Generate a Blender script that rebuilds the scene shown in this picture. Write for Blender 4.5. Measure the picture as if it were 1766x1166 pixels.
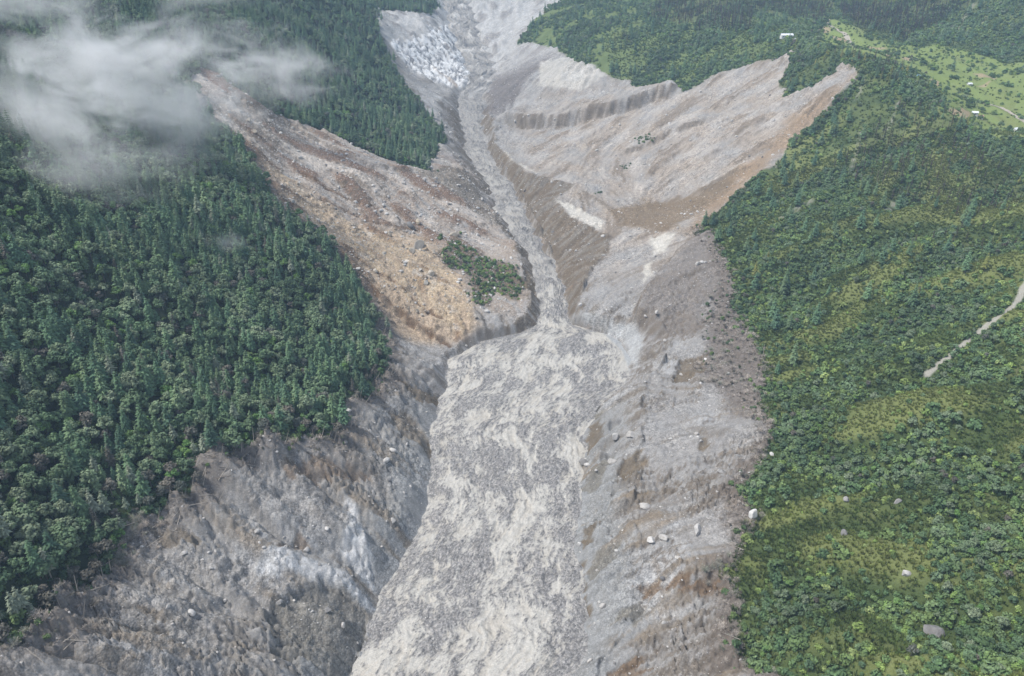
import bpy, math, random, time
import numpy as np

T0 = time.time()
for o in list(bpy.data.objects):
    bpy.data.objects.remove(o)
sc = bpy.context.scene
col = sc.collection
random.seed(7)
RNG = np.random.default_rng(7)

# ------------------------------------------------------------------ camera
CAM_H, PITCH, FPX = 300.0, math.radians(27.0), 1240.0
IW, IH = 1766.0, 1166.0
cam = bpy.data.cameras.new('camera')
cam.sensor_width = 36.0
cam.lens = FPX / IW * 36.0
cam.clip_start = 1.0
cam.clip_end = 20000.0
cam_ob = bpy.data.objects.new('camera', cam)
cam_ob.location = (0, 0, CAM_H)
cam_ob.rotation_euler = (math.pi / 2 - PITCH, 0, 0)
col.objects.link(cam_ob)
sc.camera = cam_ob

# ------------------------------------------------------------------ sky, sun, exposure
SUN_EL, SUN_AZ = math.radians(60), math.radians(-100)     # azimuth from +Y towards +X
world = bpy.data.worlds.new('World')
sc.world = world
world.use_nodes = True
wn = world.node_tree.nodes
wl = world.node_tree.links
sky = wn.new('ShaderNodeTexSky')
sky.sky_type = 'NISHITA'
sky.sun_disc = False
sky.sun_elevation = SUN_EL
sky.sun_rotation = SUN_AZ
sky.altitude = 2500
sky.air_density = 1.0
sky.dust_density = 5.0
sky.ozone_density = 1.0
bgn = wn['Background']
bgn.inputs['Strength'].default_value = 0.07
hsv = wn.new('ShaderNodeHueSaturation')          # thin overcast: the blue is washed out
hsv.inputs['Saturation'].default_value = 0.5
wl.new(sky.outputs[0], hsv.inputs['Color'])
wl.new(hsv.outputs[0], bgn.inputs['Color'])
sun = bpy.data.lights.new('sun', 'SUN')
sun.energy = 1.5
sun.angle = math.radians(12)
sun.color = (1.0, 0.96, 0.90)
sun_ob = bpy.data.objects.new('sun', sun)
sd = (math.sin(SUN_AZ) * math.cos(SUN_EL), math.cos(SUN_AZ) * math.cos(SUN_EL), math.sin(SUN_EL))
from mathutils import Vector, Matrix, Euler
sun_ob.rotation_euler = Vector(sd).to_track_quat('Z', 'Y').to_euler()
sun_ob.location = (-300, 300, 900)
col.objects.link(sun_ob)
sc.view_settings.view_transform = 'Standard'
sc.view_settings.look = 'None'
sc.view_settings.exposure = 1.75
sc.view_settings.gamma = 1.0
sc.view_settings.use_curve_mapping = False
sc.render.engine = 'CYCLES'
sc.cycles.max_bounces = 5
sc.cycles.diffuse_bounces = 2
sc.cycles.glossy_bounces = 1
sc.cycles.transmission_bounces = 2
sc.cycles.transparent_max_bounces = 8
sc.cycles.volume_bounces = 3
sc.cycles.use_denoising = True
sc.cycles.denoising_prefilter = 'ACCURATE'
sc.cycles.denoising_input_passes = 'RGB_ALBEDO_NORMAL'
sc.cycles.caustics_reflective = False
sc.cycles.caustics_refractive = False

# ------------------------------------------------------------------ noise helpers (numpy)
def _hash(ix, iy, seed):
    h = (ix.astype(np.int64) * 374761393 + iy.astype(np.int64) * 668265263 + seed * 974634777) & 0xffffffff
    h = ((h ^ (h >> 13)) * 1274126177) & 0xffffffff
    return (h ^ (h >> 16)) & 0xffffffff

def perlin(x, y, seed=0):
    x = np.asarray(x, np.float64); y = np.asarray(y, np.float64)
    ix = np.floor(x); iy = np.floor(y)
    fx = x - ix; fy = y - iy
    u = fx * fx * fx * (fx * (fx * 6 - 15) + 10)
    v = fy * fy * fy * (fy * (fy * 6 - 15) + 10)
    ix = ix.astype(np.int64); iy = iy.astype(np.int64)
    def g(dx, dy):
        a = _hash(ix + dx, iy + dy, seed).astype(np.float64) * (2 * math.pi / 4294967296.0)
        return np.cos(a) * (fx - dx) + np.sin(a) * (fy - dy)
    n00, n10, n01, n11 = g(0, 0), g(1, 0), g(0, 1), g(1, 1)
    return ((n00 * (1 - u) + n10 * u) * (1 - v) + (n01 * (1 - u) + n11 * u) * v) * 1.5

def fbm(x, y, seed=0, octs=4, gain=0.5, ridged=False):
    s = 0.0; a = 1.0; tot = 0.0
    for k in range(octs):
        n = perlin(x * 2 ** k + 17.3 * k, y * 2 ** k - 9.1 * k, seed + k)
        if ridged:
            n = 1 - 2 * np.abs(n)
        s = s + a * n; tot += a; a *= gain
    return s / tot

def sstep(a, b, x):
    t = np.clip((x - a) / (b - a), 0, 1)
    return t * t * (3 - 2 * t)

# ------------------------------------------------------------------ valley survey: image bearing + distance -> ground point
SP, CP = math.sin(PITCH), math.cos(PITCH)
def bearing(px, py):
    u = (np.asarray(px, float) - IW / 2) / FPX
    v = (IH / 2 - np.asarray(py, float)) / FPX
    return u, CP + v * SP, -SP + v * CP

def at_Y(px, py, Y):
    u, dy, dz = bearing(px, py)
    t = Y / dy
    return u * t, np.asarray(Y, float) + 0 * u, CAM_H + dz * t

def project(x, y, z):
    zc = z - CAM_H
    d = y * CP - zc * SP
    up = y * SP + zc * CP
    return IW / 2 + FPX * x / d, IH / 2 - FPX * up / d, d

# long profile of the debris flow
RP_Y = np.array([-200, 100, 233, 400, 535, 560, 760, 1022, 1253, 1441, 1676, 1900, 2300, 3500.])
RP_Z = np.array([-26, -8, 0, 10, 18, 20, 44, 83, 129, 176, 246, 330, 560, 1300.])
def zr(Y):
    return np.interp(Y, RP_Y, RP_Z)

def on_river(pts):
    out = []
    for px, py in pts:
        lo, hi = 60.0, 2400.0
        for _ in range(60):
            m = 0.5 * (lo + hi)
            if at_Y(px, py, m)[2] > zr(m):
                lo = m
            else:
                hi = m
        out.append((float(at_Y(px, py, lo)[0]), lo))
    return np.array(sorted(out, key=lambda q: q[1]))

LE = on_river([(585, 1260), (612, 1166), (640, 1080), (660, 1030), (700, 960), (735, 880), (745, 800), (745, 740), (770, 670),
               (775, 622), (830, 590), (900, 575), (925, 560), (935, 535), (925, 500), (915, 460), (890, 420), (865, 390), (850, 360),
               (835, 320), (815, 290), (800, 260), (795, 230), (790, 200), (785, 170), (800, 150), (805, 130), (790, 100),
               (778, 70), (768, 40), (762, 10), (760, -20)])
RE = on_river([(975, 1260), (990, 1166), (1010, 1100), (1003, 1010), (992, 950), (1000, 880), (1003, 800), (1010, 740), (1030, 700),
               (1080, 660), (1088, 620), (1072, 592), (1040, 575), (985, 560), (980, 540), (975, 500), (960, 460), (945, 430),
               (925, 390), (905, 350), (882, 315), (865, 290), (850, 270), (840, 240), (835, 215), (840, 190), (837, 170),
               (850, 140), (855, 110), (840, 80), (826, 50), (815, 10), (812, -20)])
def XL(Y):
    Y = np.asarray(Y, float)
    return np.interp(Y, LE[:, 1], LE[:, 0]) + 2.6 * perlin(Y / 17, 0 * Y + 3.7, 3) + 1.3 * perlin(Y / 5.5, 0 * Y + 8.7, 4) - (sstep(600, 700, Y) * 4 + sstep(1050, 1250, Y) * 8) * perlin(Y / 33, 0 * Y + 2.2, 9) + sstep(600, 720, Y) * (3.5 + 4.5 * perlin(Y / 13, 0 * Y + 12.2, 19))
def XR(Y):
    Y = np.asarray(Y, float)
    return np.interp(Y, RE[:, 1], RE[:, 0]) + 2.6 * perlin(Y / 17, 0 * Y + 5.2, 6) + 1.3 * perlin(Y / 5.5, 0 * Y + 1.7, 8) + (sstep(600, 700, Y) * 4 + sstep(1050, 1250, Y) * 10) * perlin(Y / 29, 0 * Y + 6.2, 10) - sstep(600, 720, Y) * (3.5 + 4.5 * perlin(Y / 11, 0 * Y + 15.2, 29))

CTRL = [
    # left bare banks and forest slope
    (640, 1120, 236), (560, 1000, 270), (450, 1100, 232), (300, 1100, 218), (150, 1140, 196), (0, 1166, 172),
    (230, 920, 262), (350, 800, 306), (450, 900, 290), (560, 830, 330), (650, 900, 318), (700, 820, 362), (540, 760, 345),
    (640, 720, 392), (700, 680, 435), (740, 700, 430), (655, 620, 470), (720, 620, 505), (0, 1000, 208), (0, 850, 248), (0, 700, 290),
    (150, 850, 268), (150, 700, 318), (0, 570, 330), (0, 450, 370), (0, 350, 420), (0, 250, 480), (0, 160, 560), (0, 100, 620), (0, 0, 740),
    (150, 550, 375), (150, 400, 448), (150, 280, 540), (150, 150, 660), (150, 50, 780),
    (300, 600, 385), (300, 700, 345), (300, 480, 455), (300, 400, 510), (300, 300, 590), (420, 650, 395), (450, 550, 460), (480, 450, 530),
    (550, 600, 452), (590, 500, 532), (520, 400, 590), (450, 330, 625), (385, 235, 695), (340, 130, 790), (340, 50, 880), (340, 0, 950),
    # left landslide fan
    (800, 590, 536), (790, 530, 572), (700, 560, 552), (700, 450, 622), (600, 400, 655), (620, 500, 570), (800, 450, 655), (860, 500, 622),
    (880, 540, 575), (600, 300, 752), (500, 300, 715), (480, 220, 800), (720, 380, 715), (800, 370, 745), (700, 320, 778), (780, 310, 815),
    (430, 170, 800),
    # left upper forest patch
    (740, 290, 842), (560, 230, 862), (640, 260, 850), (480, 190, 850), (500, 120, 930), (500, 50, 1045), (600, 180, 960), (700, 220, 950),
    (760, 240, 965), (740, 170, 1110), (650, 90, 1170), (600, 60, 1170), (500, 0, 1160), (690, 130, 1165), (780, 215, 1040),
    # white slab
    (680, 70, 1270), (700, 120, 1215), (760, 150, 1215), (790, 150, 1240), (745, 40, 1395), (790, 110, 1330), (660, 20, 1390), (720, 20, 1480),
    (650, 0, 1440), (720, 0, 1560), (755, 40, 1470),
    # right: lower bare banks
    (1330, 1166, 204), (1150, 1166, 222), (1040, 1120, 240), (1150, 1060, 254), (1260, 1000, 260), (1050, 980, 284), (1150, 920, 300),
    (1280, 900, 299), (1040, 880, 326), (1150, 820, 345), (1320, 780, 350), (1050, 780, 376), (1180, 720, 400), (1320, 700, 398),
    (1060, 720, 408), (1120, 670, 440), (1320, 640, 440), (1200, 620, 478), (1130, 620, 490), (1290, 560, 508), (1180, 560, 530),
    (1260, 470, 592), (1130, 520, 572), (1180, 470, 612), (1120, 440, 660), (1210, 400, 680),
    # right: forested slope
    (1766, 1166, 172), (1600, 1166, 180), (1450, 1166, 192), (1600, 1080, 204), (1440, 1050, 226), (1600, 950, 248), (1440, 930, 276), (1766, 1000, 216), (1766, 900, 250),
    (1440, 820, 318), (1600, 820, 294), (1766, 780, 296), (1450, 700, 378), (1600, 700, 348), (1766, 680, 338), (1450, 600, 446),
    (1600, 600, 408), (1766, 590, 386), (1600, 500, 482), (1766, 500, 440), (1400, 500, 540), (1400, 420, 604), (1500, 440, 545),
    (1766, 395, 515), (1650, 430, 528), (1690, 365, 610), (1766, 330, 605), (1500, 380, 610), (1500, 300, 700), (1600, 300, 680), (1380, 320, 722),
    (1300, 310, 760), (1400, 220, 842), (1480, 200, 830), (1600, 210, 780),
    # moraine ridge crest and fields behind it
    (1700, 262, 702), (1766, 305, 645), (1620, 190, 790), (1570, 140, 850), (1480, 122, 900), (1420, 95, 1000), (1370, 76, 1085),
    (1500, 92, 1140), (1440, 60, 1230), (1620, 130, 990), (1660, 165, 930), (1766, 160, 930), (1766, 225, 810), (1700, 215, 830), (1560, 80, 1160), (1640, 90, 1110),
    (1766, 100, 1090), (1766, 50, 1180), (1766, 0, 1260), (1650, 45, 1240), (1600, 0, 1400), (1540, 40, 1290), (1450, 0, 1520), (1420, 30, 1370),
    (1300, 40, 1290), (1300, 0, 1500), (1360, 60, 1140),
    # right: upper forested hill and terrace
    (1180, 60, 1245), (1100, 150, 1125), (1100, 80, 1225), (1000, 60, 1340), (950, 20, 1530), (1000, 0, 1600), (1150, 0, 1550), (920, 60, 1400),
    (880, 90, 1395), (1000, 130, 1175), (900, 130, 1235), (900, 180, 1140), (1170, 162, 1062), (1080, 183, 1065), (1000, 200, 1065),
    (910, 208, 1085), (1240, 110, 1110), (1300, 90, 1130), (870, 215, 1060),
    # right: gullied fan
    (1000, 260, 950), (1100, 300, 872), (1200, 220, 945), (1350, 120, 1020), (1430, 130, 930), (1300, 180, 955), (1300, 240, 860),
    (1170, 350, 788), (1150, 290, 870),
    (840, 60, 1480), (900, 20, 1600),
]
# edges known by their height above the flow
RT_H = [(845, 237, 9), (870, 262, 12), (905, 298, 15), (950, 312, 17), (992, 318, 20), (958, 343, 18), (975, 370, 18), (1005, 388, 18), (1052, 408, 18),
        (1050, 436, 18), (1020, 468, 17), (1000, 508, 15), (990, 548, 9)]
def above_flow(px, py, h):
    lo, hi = 60.0, 2400.0
    for _ in range(60):
        m = 0.5 * (lo + hi)
        if at_Y(px, py, m)[2] > zr(m) + h: lo = m
        else: hi = m
    return lo
CTRL += [(a, b, above_flow(a, b, h)) for a, b, h in RT_H + [(860, 565, 7), (800, 598, 6), (905, 520, 9), (900, 460, 12), (850, 400, 12), (825, 350, 12)]]
ctrl = np.array(CTRL, float)
RT_W = np.array([(float(at_Y(a, b, above_flow(a, b, h))[0]), above_flow(a, b, h)) for a, b, h in RT_H])
cx, cy, cz = at_Y(ctrl[:, 0], ctrl[:, 1], ctrl[:, 2])
EXTRA = np.array([
    (-420, 200, 215), (-520, 420, 330), (-700, 700, 430), (-900, 1100, 560), (-800, 1500, 560), (-500, 1500, 390), (-1300, 1700, 950), (-700, 1900, 700), (-300, 1800, 400),
    (-200, 60, 80), (-60, 60, -4), (60, 60, -4), (200, 60, 90), (-450, 60, 230), (420, 60, 190), (420, 250, 165), (560, 400, 215),
    (700, 600, 230), (900, 800, 330), (1100, 1100, 480), (1100, 1600, 620), (600, 1900, 480), (250, 1900, 420), (60, 2000, 420), (-80, 2050, 430), (1000, 2200, 900), (0, 2600, 800), (-1000, 2500, 1100), (1500, 2500, 1200),
    (480, 250, 175), (700, 300, 250), (600, 700, 165), (700, 850, 185), (-350, 1250, 330), (-520, 1000, 350)], float)
P = np.vstack([np.column_stack([cx, cy, cz]), EXTRA])
SCL = 400.0
def _phi(r2):
    return 0.5 * r2 * np.log(r2 + 1e-9)
def tps_fit(P, lam):
    n = len(P)
    q = P[:, :2] / SCL
    d2 = ((q[:, None, :] - q[None, :, :]) ** 2).sum(-1)
    A = np.zeros((n + 3, n + 3))
    A[:n, :n] = _phi(d2) + lam * np.eye(n)
    A[:n, n] = 1; A[:n, n + 1:n + 3] = q
    A[n, :n] = 1; A[n + 1:n + 3, :n] = q.T
    return q, np.linalg.solve(A, np.concatenate([P[:, 2], [0, 0, 0]]))
TQ, TWT = tps_fit(P, 2e-3)
def tps(X, Y):
    X = np.asarray(X, float); Y = np.asarray(Y, float)
    sh = X.shape
    x = X.ravel() / SCL; y = Y.ravel() / SCL
    out = np.empty_like(x)
    n = len(TQ)
    for a in range(0, len(x), 40000):
        s = slice(a, a + 40000)
        d2 = (x[s, None] - TQ[None, :, 0]) ** 2 + (y[s, None] - TQ[None, :, 1]) ** 2
        out[s] = _phi(d2) @ TWT[:n] + TWT[n] + TWT[n + 1] * x[s] + TWT[n + 2] * y[s]
    return out.reshape(sh)

def base_height(X, Y, carve=True):
    z = tps(X, Y)
    if carve:
        dl = XL(Y) - X
        dr = X - XR(Y)
        d = np.maximum(dl, dr)                       # > 0 outside the flow
        r = zr(Y)
        steep = np.where(dl > dr, np.interp(Y, [0, 500, 560, 700, 900, 1300, 2000], [.75, .7, .9, .8, .7, .9, .7]),
                         np.interp(Y, [0, 500, 560, 640, 900, 1100, 1300, 2000], [.7, .6, .75, .85, .8, .8, .8, .6]))
        cut = np.minimum(z, r + np.maximum(d, 0) * steep)
        # the tall undercut bank between the gorge and the gullied fan
        k = (dr > 0) & (Y > 560) & (Y < 1010) & (X < RT_W[:, 0].max() + 5)
        if np.any(k):
            Xk, Yk = X[k], Y[k]
            e_ = np.array(list(RE[(RE[:, 1] > 545) & (RE[:, 1] < 1010)]))
            poly = np.vstack([RT_W[::-1], e_[np.argsort(e_[:, 1])]]) if RT_W[0, 1] > RT_W[-1, 1] else np.vstack([RT_W, e_[np.argsort(e_[:, 1])]])
            poly = np.vstack([RT_W, e_[np.argsort(e_[:, 1])]])
            inb = poly_sd(Xk, Yk, poly)
            dt = seg_dist(Xk, Yk, RT_W)[0]
            f = np.maximum(dr[k], 0) / (np.maximum(dr[k], 0) + dt + 1e-3)
            zi = r[k] + np.maximum(z[k] - r[k], 0) * f ** 0.85
            cut[k] = np.where(inb > 0, zi, np.minimum(z[k], r[k] + np.maximum(dr[k], 0) * 1.6))
        z = cut
        z = np.maximum(z, r + np.clip(d * 0.25, 0, 5))
        z = np.where(d < 0, r - np.minimum(-d * 0.5, 2.5), z)
    return z

def px2w(pts):
    pts = np.array(pts, float)
    Ys = np.exp(np.linspace(math.log(120), math.log(2500), 700))
    u, dy, dz = bearing(pts[:, 0], pts[:, 1])
    t = Ys[None, :] / dy[:, None]
    X = u[:, None] * t
    Z = CAM_H + dz[:, None] * t
    hz = base_height(X, np.broadcast_to(Ys, X.shape))
    below = Z < hz
    k = np.argmax(below, axis=1)
    k[~below.any(axis=1)] = len(Ys) - 1
    out = []
    for i, kk in enumerate(k):
        kk = max(kk, 1)
        a = Z[i, kk - 1] - hz[i, kk - 1]; b = Z[i, kk] - hz[i, kk]
        f = a / (a - b) if a > b else 0.5
        Yv = Ys[kk - 1] * (1 - f) + Ys[kk] * f
        out.append((float(u[i] * Yv / dy[i]), float(Yv)))
    return np.array(out)

def seg_dist(X, Y, line, closed=False):
    """distance to a polyline, signed by the side of the nearest segment (+ = left of direction), and arc position"""
    best = np.full(X.shape, 1e18); sgn = np.zeros(X.shape); arc = np.zeros(X.shape)
    L = 0.0
    pts = list(line) + ([line[0]] if closed else [])
    for (x0, y0), (x1, y1) in zip(pts[:-1], pts[1:]):
        dx, dy = x1 - x0, y1 - y0
        l2 = dx * dx + dy * dy + 1e-9
        t = np.clip(((X - x0) * dx + (Y - y0) * dy) / l2, 0, 1)
        qx = X - (x0 + t * dx); qy = Y - (y0 + t * dy)
        d2 = qx * qx + qy * qy
        m = d2 < best
        best = np.where(m, d2, best)
        sgn = np.where(m, np.sign(dx * (Y - y0) - dy * (X - x0)), sgn)
        arc = np.where(m, L + t * math.sqrt(l2), arc)
        L += math.sqrt(l2)
    return np.sqrt(best), sgn, arc, L

def poly_sd(X, Y, poly):
    """signed distance to a polygon, positive inside"""
    d, _, _, _ = seg_dist(X, Y, poly, closed=True)
    inside = np.zeros(X.shape, bool)
    n = len(poly)
    for i in range(n):
        x0, y0 = poly[i]; x1, y1 = poly[(i + 1) % n]
        c = ((y0 > Y) != (y1 > Y))
        xi = (x1 - x0) * (Y - y0) / (y1 - y0 + 1e-12) + x0
        inside ^= c & (X < xi)
    return np.where(inside, d, -d)

# ------------------------------------------------------------------ terrain grid
NR, NC = 1000, 760
Y0G, Y1G = 110.0, 2700.0
LOGR = math.log(Y1G / Y0G)
def halfw(Y):
    return 0.72 * Y + 115.0
gs = np.linspace(0, 1, NR); gt = np.linspace(-1, 1, NC)
GY = (Y0G * np.exp(LOGR * gs))[:, None] * np.ones((1, NC))
GX = gt[None, :] * halfw(GY)
def grid_ij(X, Y):
    fi = np.log(np.maximum(Y, 1.0) / Y0G) / LOGR * (NR - 1)
    fj = (X / halfw(Y) + 1) * 0.5 * (NC - 1)
    return np.clip(fi, 0, NR - 1.001), np.clip(fj, 0, NC - 1.001)
def lookup(A, X, Y):
    fi, fj = grid_ij(np.asarray(X, float), np.asarray(Y, float))
    i = fi.astype(int); j = fj.astype(int)
    a = fi - i; b = fj - j
    if A.ndim == 3:
        a = a[..., None]; b = b[..., None]
    return (A[i, j] * (1 - a) * (1 - b) + A[i + 1, j] * a * (1 - b) + A[i, j + 1] * (1 - a) * b + A[i + 1, j + 1] * a * b)

GZ = base_height(GX, GY)
BANKR = np.vstack([RT_W, np.array(sorted(RE[(RE[:, 1] > 545) & (RE[:, 1] < 1010)].tolist(), key=lambda q: q[1]))])
print('base', time.time() - T0)

# ------------------------------------------------------------------ ground zones (outlines surveyed on the ground)
def zone(px, world=()):
    return np.vstack([px2w(px), np.array(world, float).reshape(-1, 2)])

FOREST_L = zone([(-60, 1190), (0, 1140), (60, 1100), (150, 1010), (205, 965), (235, 905), (320, 850), (355, 790), (450, 775), (545, 765),
                 (600, 700), (655, 655), (662, 600), (640, 530), (600, 470), (545, 400), (500, 375), (455, 345), (440, 290), (415, 250),
                 (385, 235), (345, 190), (318, 145), (345, 118), (375, 125), (405, 155), (440, 180), (480, 197), (560, 227), (620, 257),
                 (690, 290), (738, 294), (765, 245), (742, 200), (702, 160), (672, 100), (655, 60), (650, 15), (700, 22), (745, 26), (757, 12)],
                [(-190, 1700), (-400, 1900), (-1700, 2700), (-1700, 60), (-160, 60)])
FOREST_R = zone([(1340, 1200), (1325, 1166), (1285, 1120), (1270, 1060), (1258, 1000), (1275, 940), (1300, 890), (1290, 850), (1315, 790),
                 (1325, 740), (1305, 700), (1330, 660), (1310, 610), (1290, 570), (1265, 520), (1262, 470), (1230, 420), (1205, 400), (1240, 360),
                 (1300, 310), (1340, 275), (1385, 225), (1420, 195), (1470, 140), (1477, 124), (1447, 112), (1440, 125), (1400, 150), (1360, 165),
                 (1345, 150), (1368, 105), (1366, 88), (1340, 104), (1290, 112), (1240, 128), (1180, 160), (1160, 155), (1100, 165), (1085, 145),
                 (1040, 125), (990, 105), (960, 85), (930, 80), (895, 75), (920, 40), (962, 5)],
                [(150, 1720), (300, 2000), (600, 2700), (2100, 2700), (2100, 60), (150, 60)])
FIELDS = zone([(1395, 66), (1425, 34), (1455, 38), (1500, 66), (1560, 80), (1640, 80), (1766, 112), (1900, 150), (1900, 290), (1766, 245), (1700, 235),
               (1640, 192), (1590, 135), (1540, 112), (1480, 97), (1430, 84), (1370, 66)])
ISLAND = zone([(752, 442), (790, 400), (800, 430), (830, 445), (885, 455), (905, 490), (893, 520), (850, 505), (845, 530), (815, 525), (810, 480), (765, 455)])
Z_TAN = zone([(395, 235), (450, 330), (520, 400), (600, 470), (640, 540), (700, 590), (790, 598), (835, 570), (815, 520), (780, 450), (740, 410), (680, 395),
              (600, 380), (540, 330), (470, 290), (425, 230)])
Z_LOBE = zone([(425, 250), (480, 312), (560, 395), (640, 475), (690, 520), (740, 562), (800, 592), (832, 545), (790, 480), (720, 420), (650, 405), (560, 350), (480, 285)])
Z_RSLOPE = zone([(1095, 560), (1110, 500), (1180, 432), (1245, 402), (1262, 470), (1265, 520), (1225, 520), (1215, 580), (1110, 600)])
Z_HEAD = zone([(338, 122), (360, 112), (395, 135), (400, 165), (375, 170)])
Z_FANBROWN = zone([(1050, 362), (1110, 345), (1200, 335), (1300, 285), (1270, 330), (1205, 372), (1150, 398), (1070, 388)])
Z_SCARBROWN = zone([(1465, 135), (1478, 124), (1420, 195), (1330, 280), (1230, 372), (1190, 398), (1210, 370), (1290, 290), (1370, 205)])
Z_SLAB = zone([(668, 72), (735, 62), (775, 38), (790, 60), (800, 100), (812, 130), (805, 155), (765, 150), (715, 128), (690, 100)])
Z_SILT = [zone(p) for p in ([(1120, 412), (1165, 402), (1150, 430), (1125, 443)], [(985, 545), (1040, 548), (1090, 556), (1112, 585), (1095, 640), (1080, 620), (1075, 590), (1040, 572), (985, 560)],
                            [(950, 345), (1040, 380), (1035, 398), (985, 375)], [(1120, 445), (1125, 470), (1108, 490), (1110, 460)], [(870, 262), (900, 290), (925, 300), (880, 278)],
                            [(990, 100), (1050, 130), (1000, 160), (930, 150), (930, 110)])]
Z_BRUSH = zone([(1250, 460), (1290, 560), (1325, 640), (1310, 700), (1245, 690), (1200, 650), (1215, 580), (1222, 510)])
Z_BURN = [zone(p) for p in ([(1120, 40), (1290, 62), (1300, 20), (1420, 45), (1440, 5), (1250, -30), (1130, 0)], [(1450, 0), (1450, 40), (1560, 70), (1640, 30), (1700, -10), (1600, -40)],
          [(1450, 300), (1500, 240), (1570, 190), (1640, 210), (1766, 290), (1766, 360), (1640, 380), (1520, 330)])]
Z_BANKU = zone([(895, 75), (930, 85), (962, 92), (930, 118), (905, 150), (885, 180), (855, 203), (838, 190), (850, 140), (868, 100)])
Z_BANKL = zone([(715, 300), (770, 288), (812, 305), (838, 340), (860, 392), (832, 380), (790, 342)])
Z_OUTCROP = zone([(425, 985), (470, 960), (545, 975), (600, 1000), (640, 1040), (650, 1060), (590, 1030), (520, 1005), (450, 1000)])
Z_OUTCROP2 = zone([(590, 850), (625, 890), (640, 960), (655, 1040), (620, 1010), (585, 960), (600, 910)])
SCOOPS = [(zone(p), dp, kind) for p, dp, kind in (
    ([(662, 705), (700, 712), (748, 765), (735, 778), (690, 755)], 4.0, 0),
    ([(688, 663), (768, 683), (765, 702), (720, 695)], 3.0, 0),
    ([(1015, 738), (1030, 728), (1042, 762), (1010, 788)], 3.0, 0),
    ([(1058, 842), (1075, 800), (1108, 782), (1122, 800), (1080, 840)], 3.0, 0),
    ([(1008, 905), (1035, 902), (1020, 935), (1003, 955)], 2.5, 0),
    ([(1005, 1000), (1030, 960), (1072, 948), (1050, 985), (1015, 1010)], 2.5, 1),
    ([(1175, 622), (1220, 614), (1208, 650), (1160, 662)], 4.0, 0),
    ([(1085, 1020), (1150, 1010), (1240, 1008), (1246, 1024), (1110, 1030)], 2.0, 2),
    ([(1095, 1085), (1050, 1070), (1105, 1050), (1130, 1060)], 2.5, 1),
    ([(468, 1135), (466, 1065), (500, 1028), (560, 1012), (615, 1040), (640, 1085), (600, 1180)], 5.0, 1),
    ([(500, 800), (560, 785), (640, 830), (560, 840), (495, 845)], 2.5, 2),
    ([(1000, 850), (1040, 800), (1060, 790), (1030, 850)], 2.0, 1), ([(1003, 960), (1020, 1010), (1012, 1060), (1000, 1020)], 2.0, 0), ([(1020, 700), (1045, 690), (1030, 725)], 2.0, 1), ([(735, 770), (755, 730), (745, 800)], 2.0, 0),
    ([(1210, 762), (1225, 770), (1205, 780)], 2.0, 0), ([(250, 905), (300, 920), (400, 950), (280, 945)], 2.0, 0), ([(480, 960), (520, 925), (530, 945)], 2.0, 2),
    ([(180, 1095), (240, 1075), (300, 1100), (250, 1120)], 2.5, 0), ([(905, 465), (930, 490), (920, 510), (895, 490)], 3.0, 0),
    ([(1030, 1160), (1110, 1140), (1130, 1150), (1080, 1175)], 2.0, 2))]

# rough relief on the smooth valley
def signed_zone(poly, pad):
    m = (GX > poly[:, 0].min() - pad) & (GX < poly[:, 0].max() + pad) & (GY > poly[:, 1].min() - pad) & (GY < poly[:, 1].max() + pad)
    out = np.full(GX.shape, -1e3)
    if m.any():
        out[m] = poly_sd(GX[m], GY[m], poly)
    return out
N3 = fbm(GX / 2.6, GY / 2.6, 81, 3)
N8 = fbm(GX / 9, GY / 9, 11, 4)
N30 = fbm(GX / 34, GY / 34, 21, 4)
N90 = fbm(GX / 95, GY / 95, 31, 3)
sdL = signed_zone(FOREST_L, 60) + 7 * N8 + 9 * N30
sdR = signed_zone(FOREST_R, 60) + 7 * N8 + 9 * N30
dFlow = np.maximum(XL(GY) - GX, GX - XR(GY))
VEG = np.maximum(sstep(-2, 3, sdL), sstep(-2, 3, sdR))
print('zones', time.time() - T0)

def gradient(Z):
    dZi, dZj = np.gradient(Z)
    dY = np.gradient(GY, axis=0); dXi, dXj = np.gradient(GX)
    Zx = dZj / dXj
    Zy = (dZi - Zx * dXi) / dY
    return Zx, Zy
Zx0, Zy0 = gradient(GZ)
gm = np.sqrt(Zx0 ** 2 + Zy0 ** 2) + 1e-6
UX, UY = -Zx0 / gm, -Zy0 / gm
UXY = np.dstack([UX, UY])
def lic(N, step, n):
    acc = N.copy(); tot = 1.0
    for sg in (1, -1):
        x = GX.copy(); y = GY.copy()
        for k in range(n):
            u = lookup(UXY, x, y)
            x = x + sg * step * u[..., 0]; y = y + sg * step * u[..., 1]
            w = 1 - k / n
            acc += w * lookup(N, x, y); tot += w
    return acc / tot
LICb = lic(perlin(GX / 24 + 0.5 * N30, GY / 24, 41) + .35 * perlin(GX / 9, GY / 9, 43), 8.0, 4); LICb /= LICb.std()
LICs = lic(fbm(GX / 5.5, GY / 5.5, 51, 2), 3.5, 4); LICs /= LICs.std()
LICf = lic(perlin(GX / 2.2, GY / 2.2, 57), 2.0, 3); LICf /= LICf.std()
print('streaks', time.time() - T0)

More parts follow.
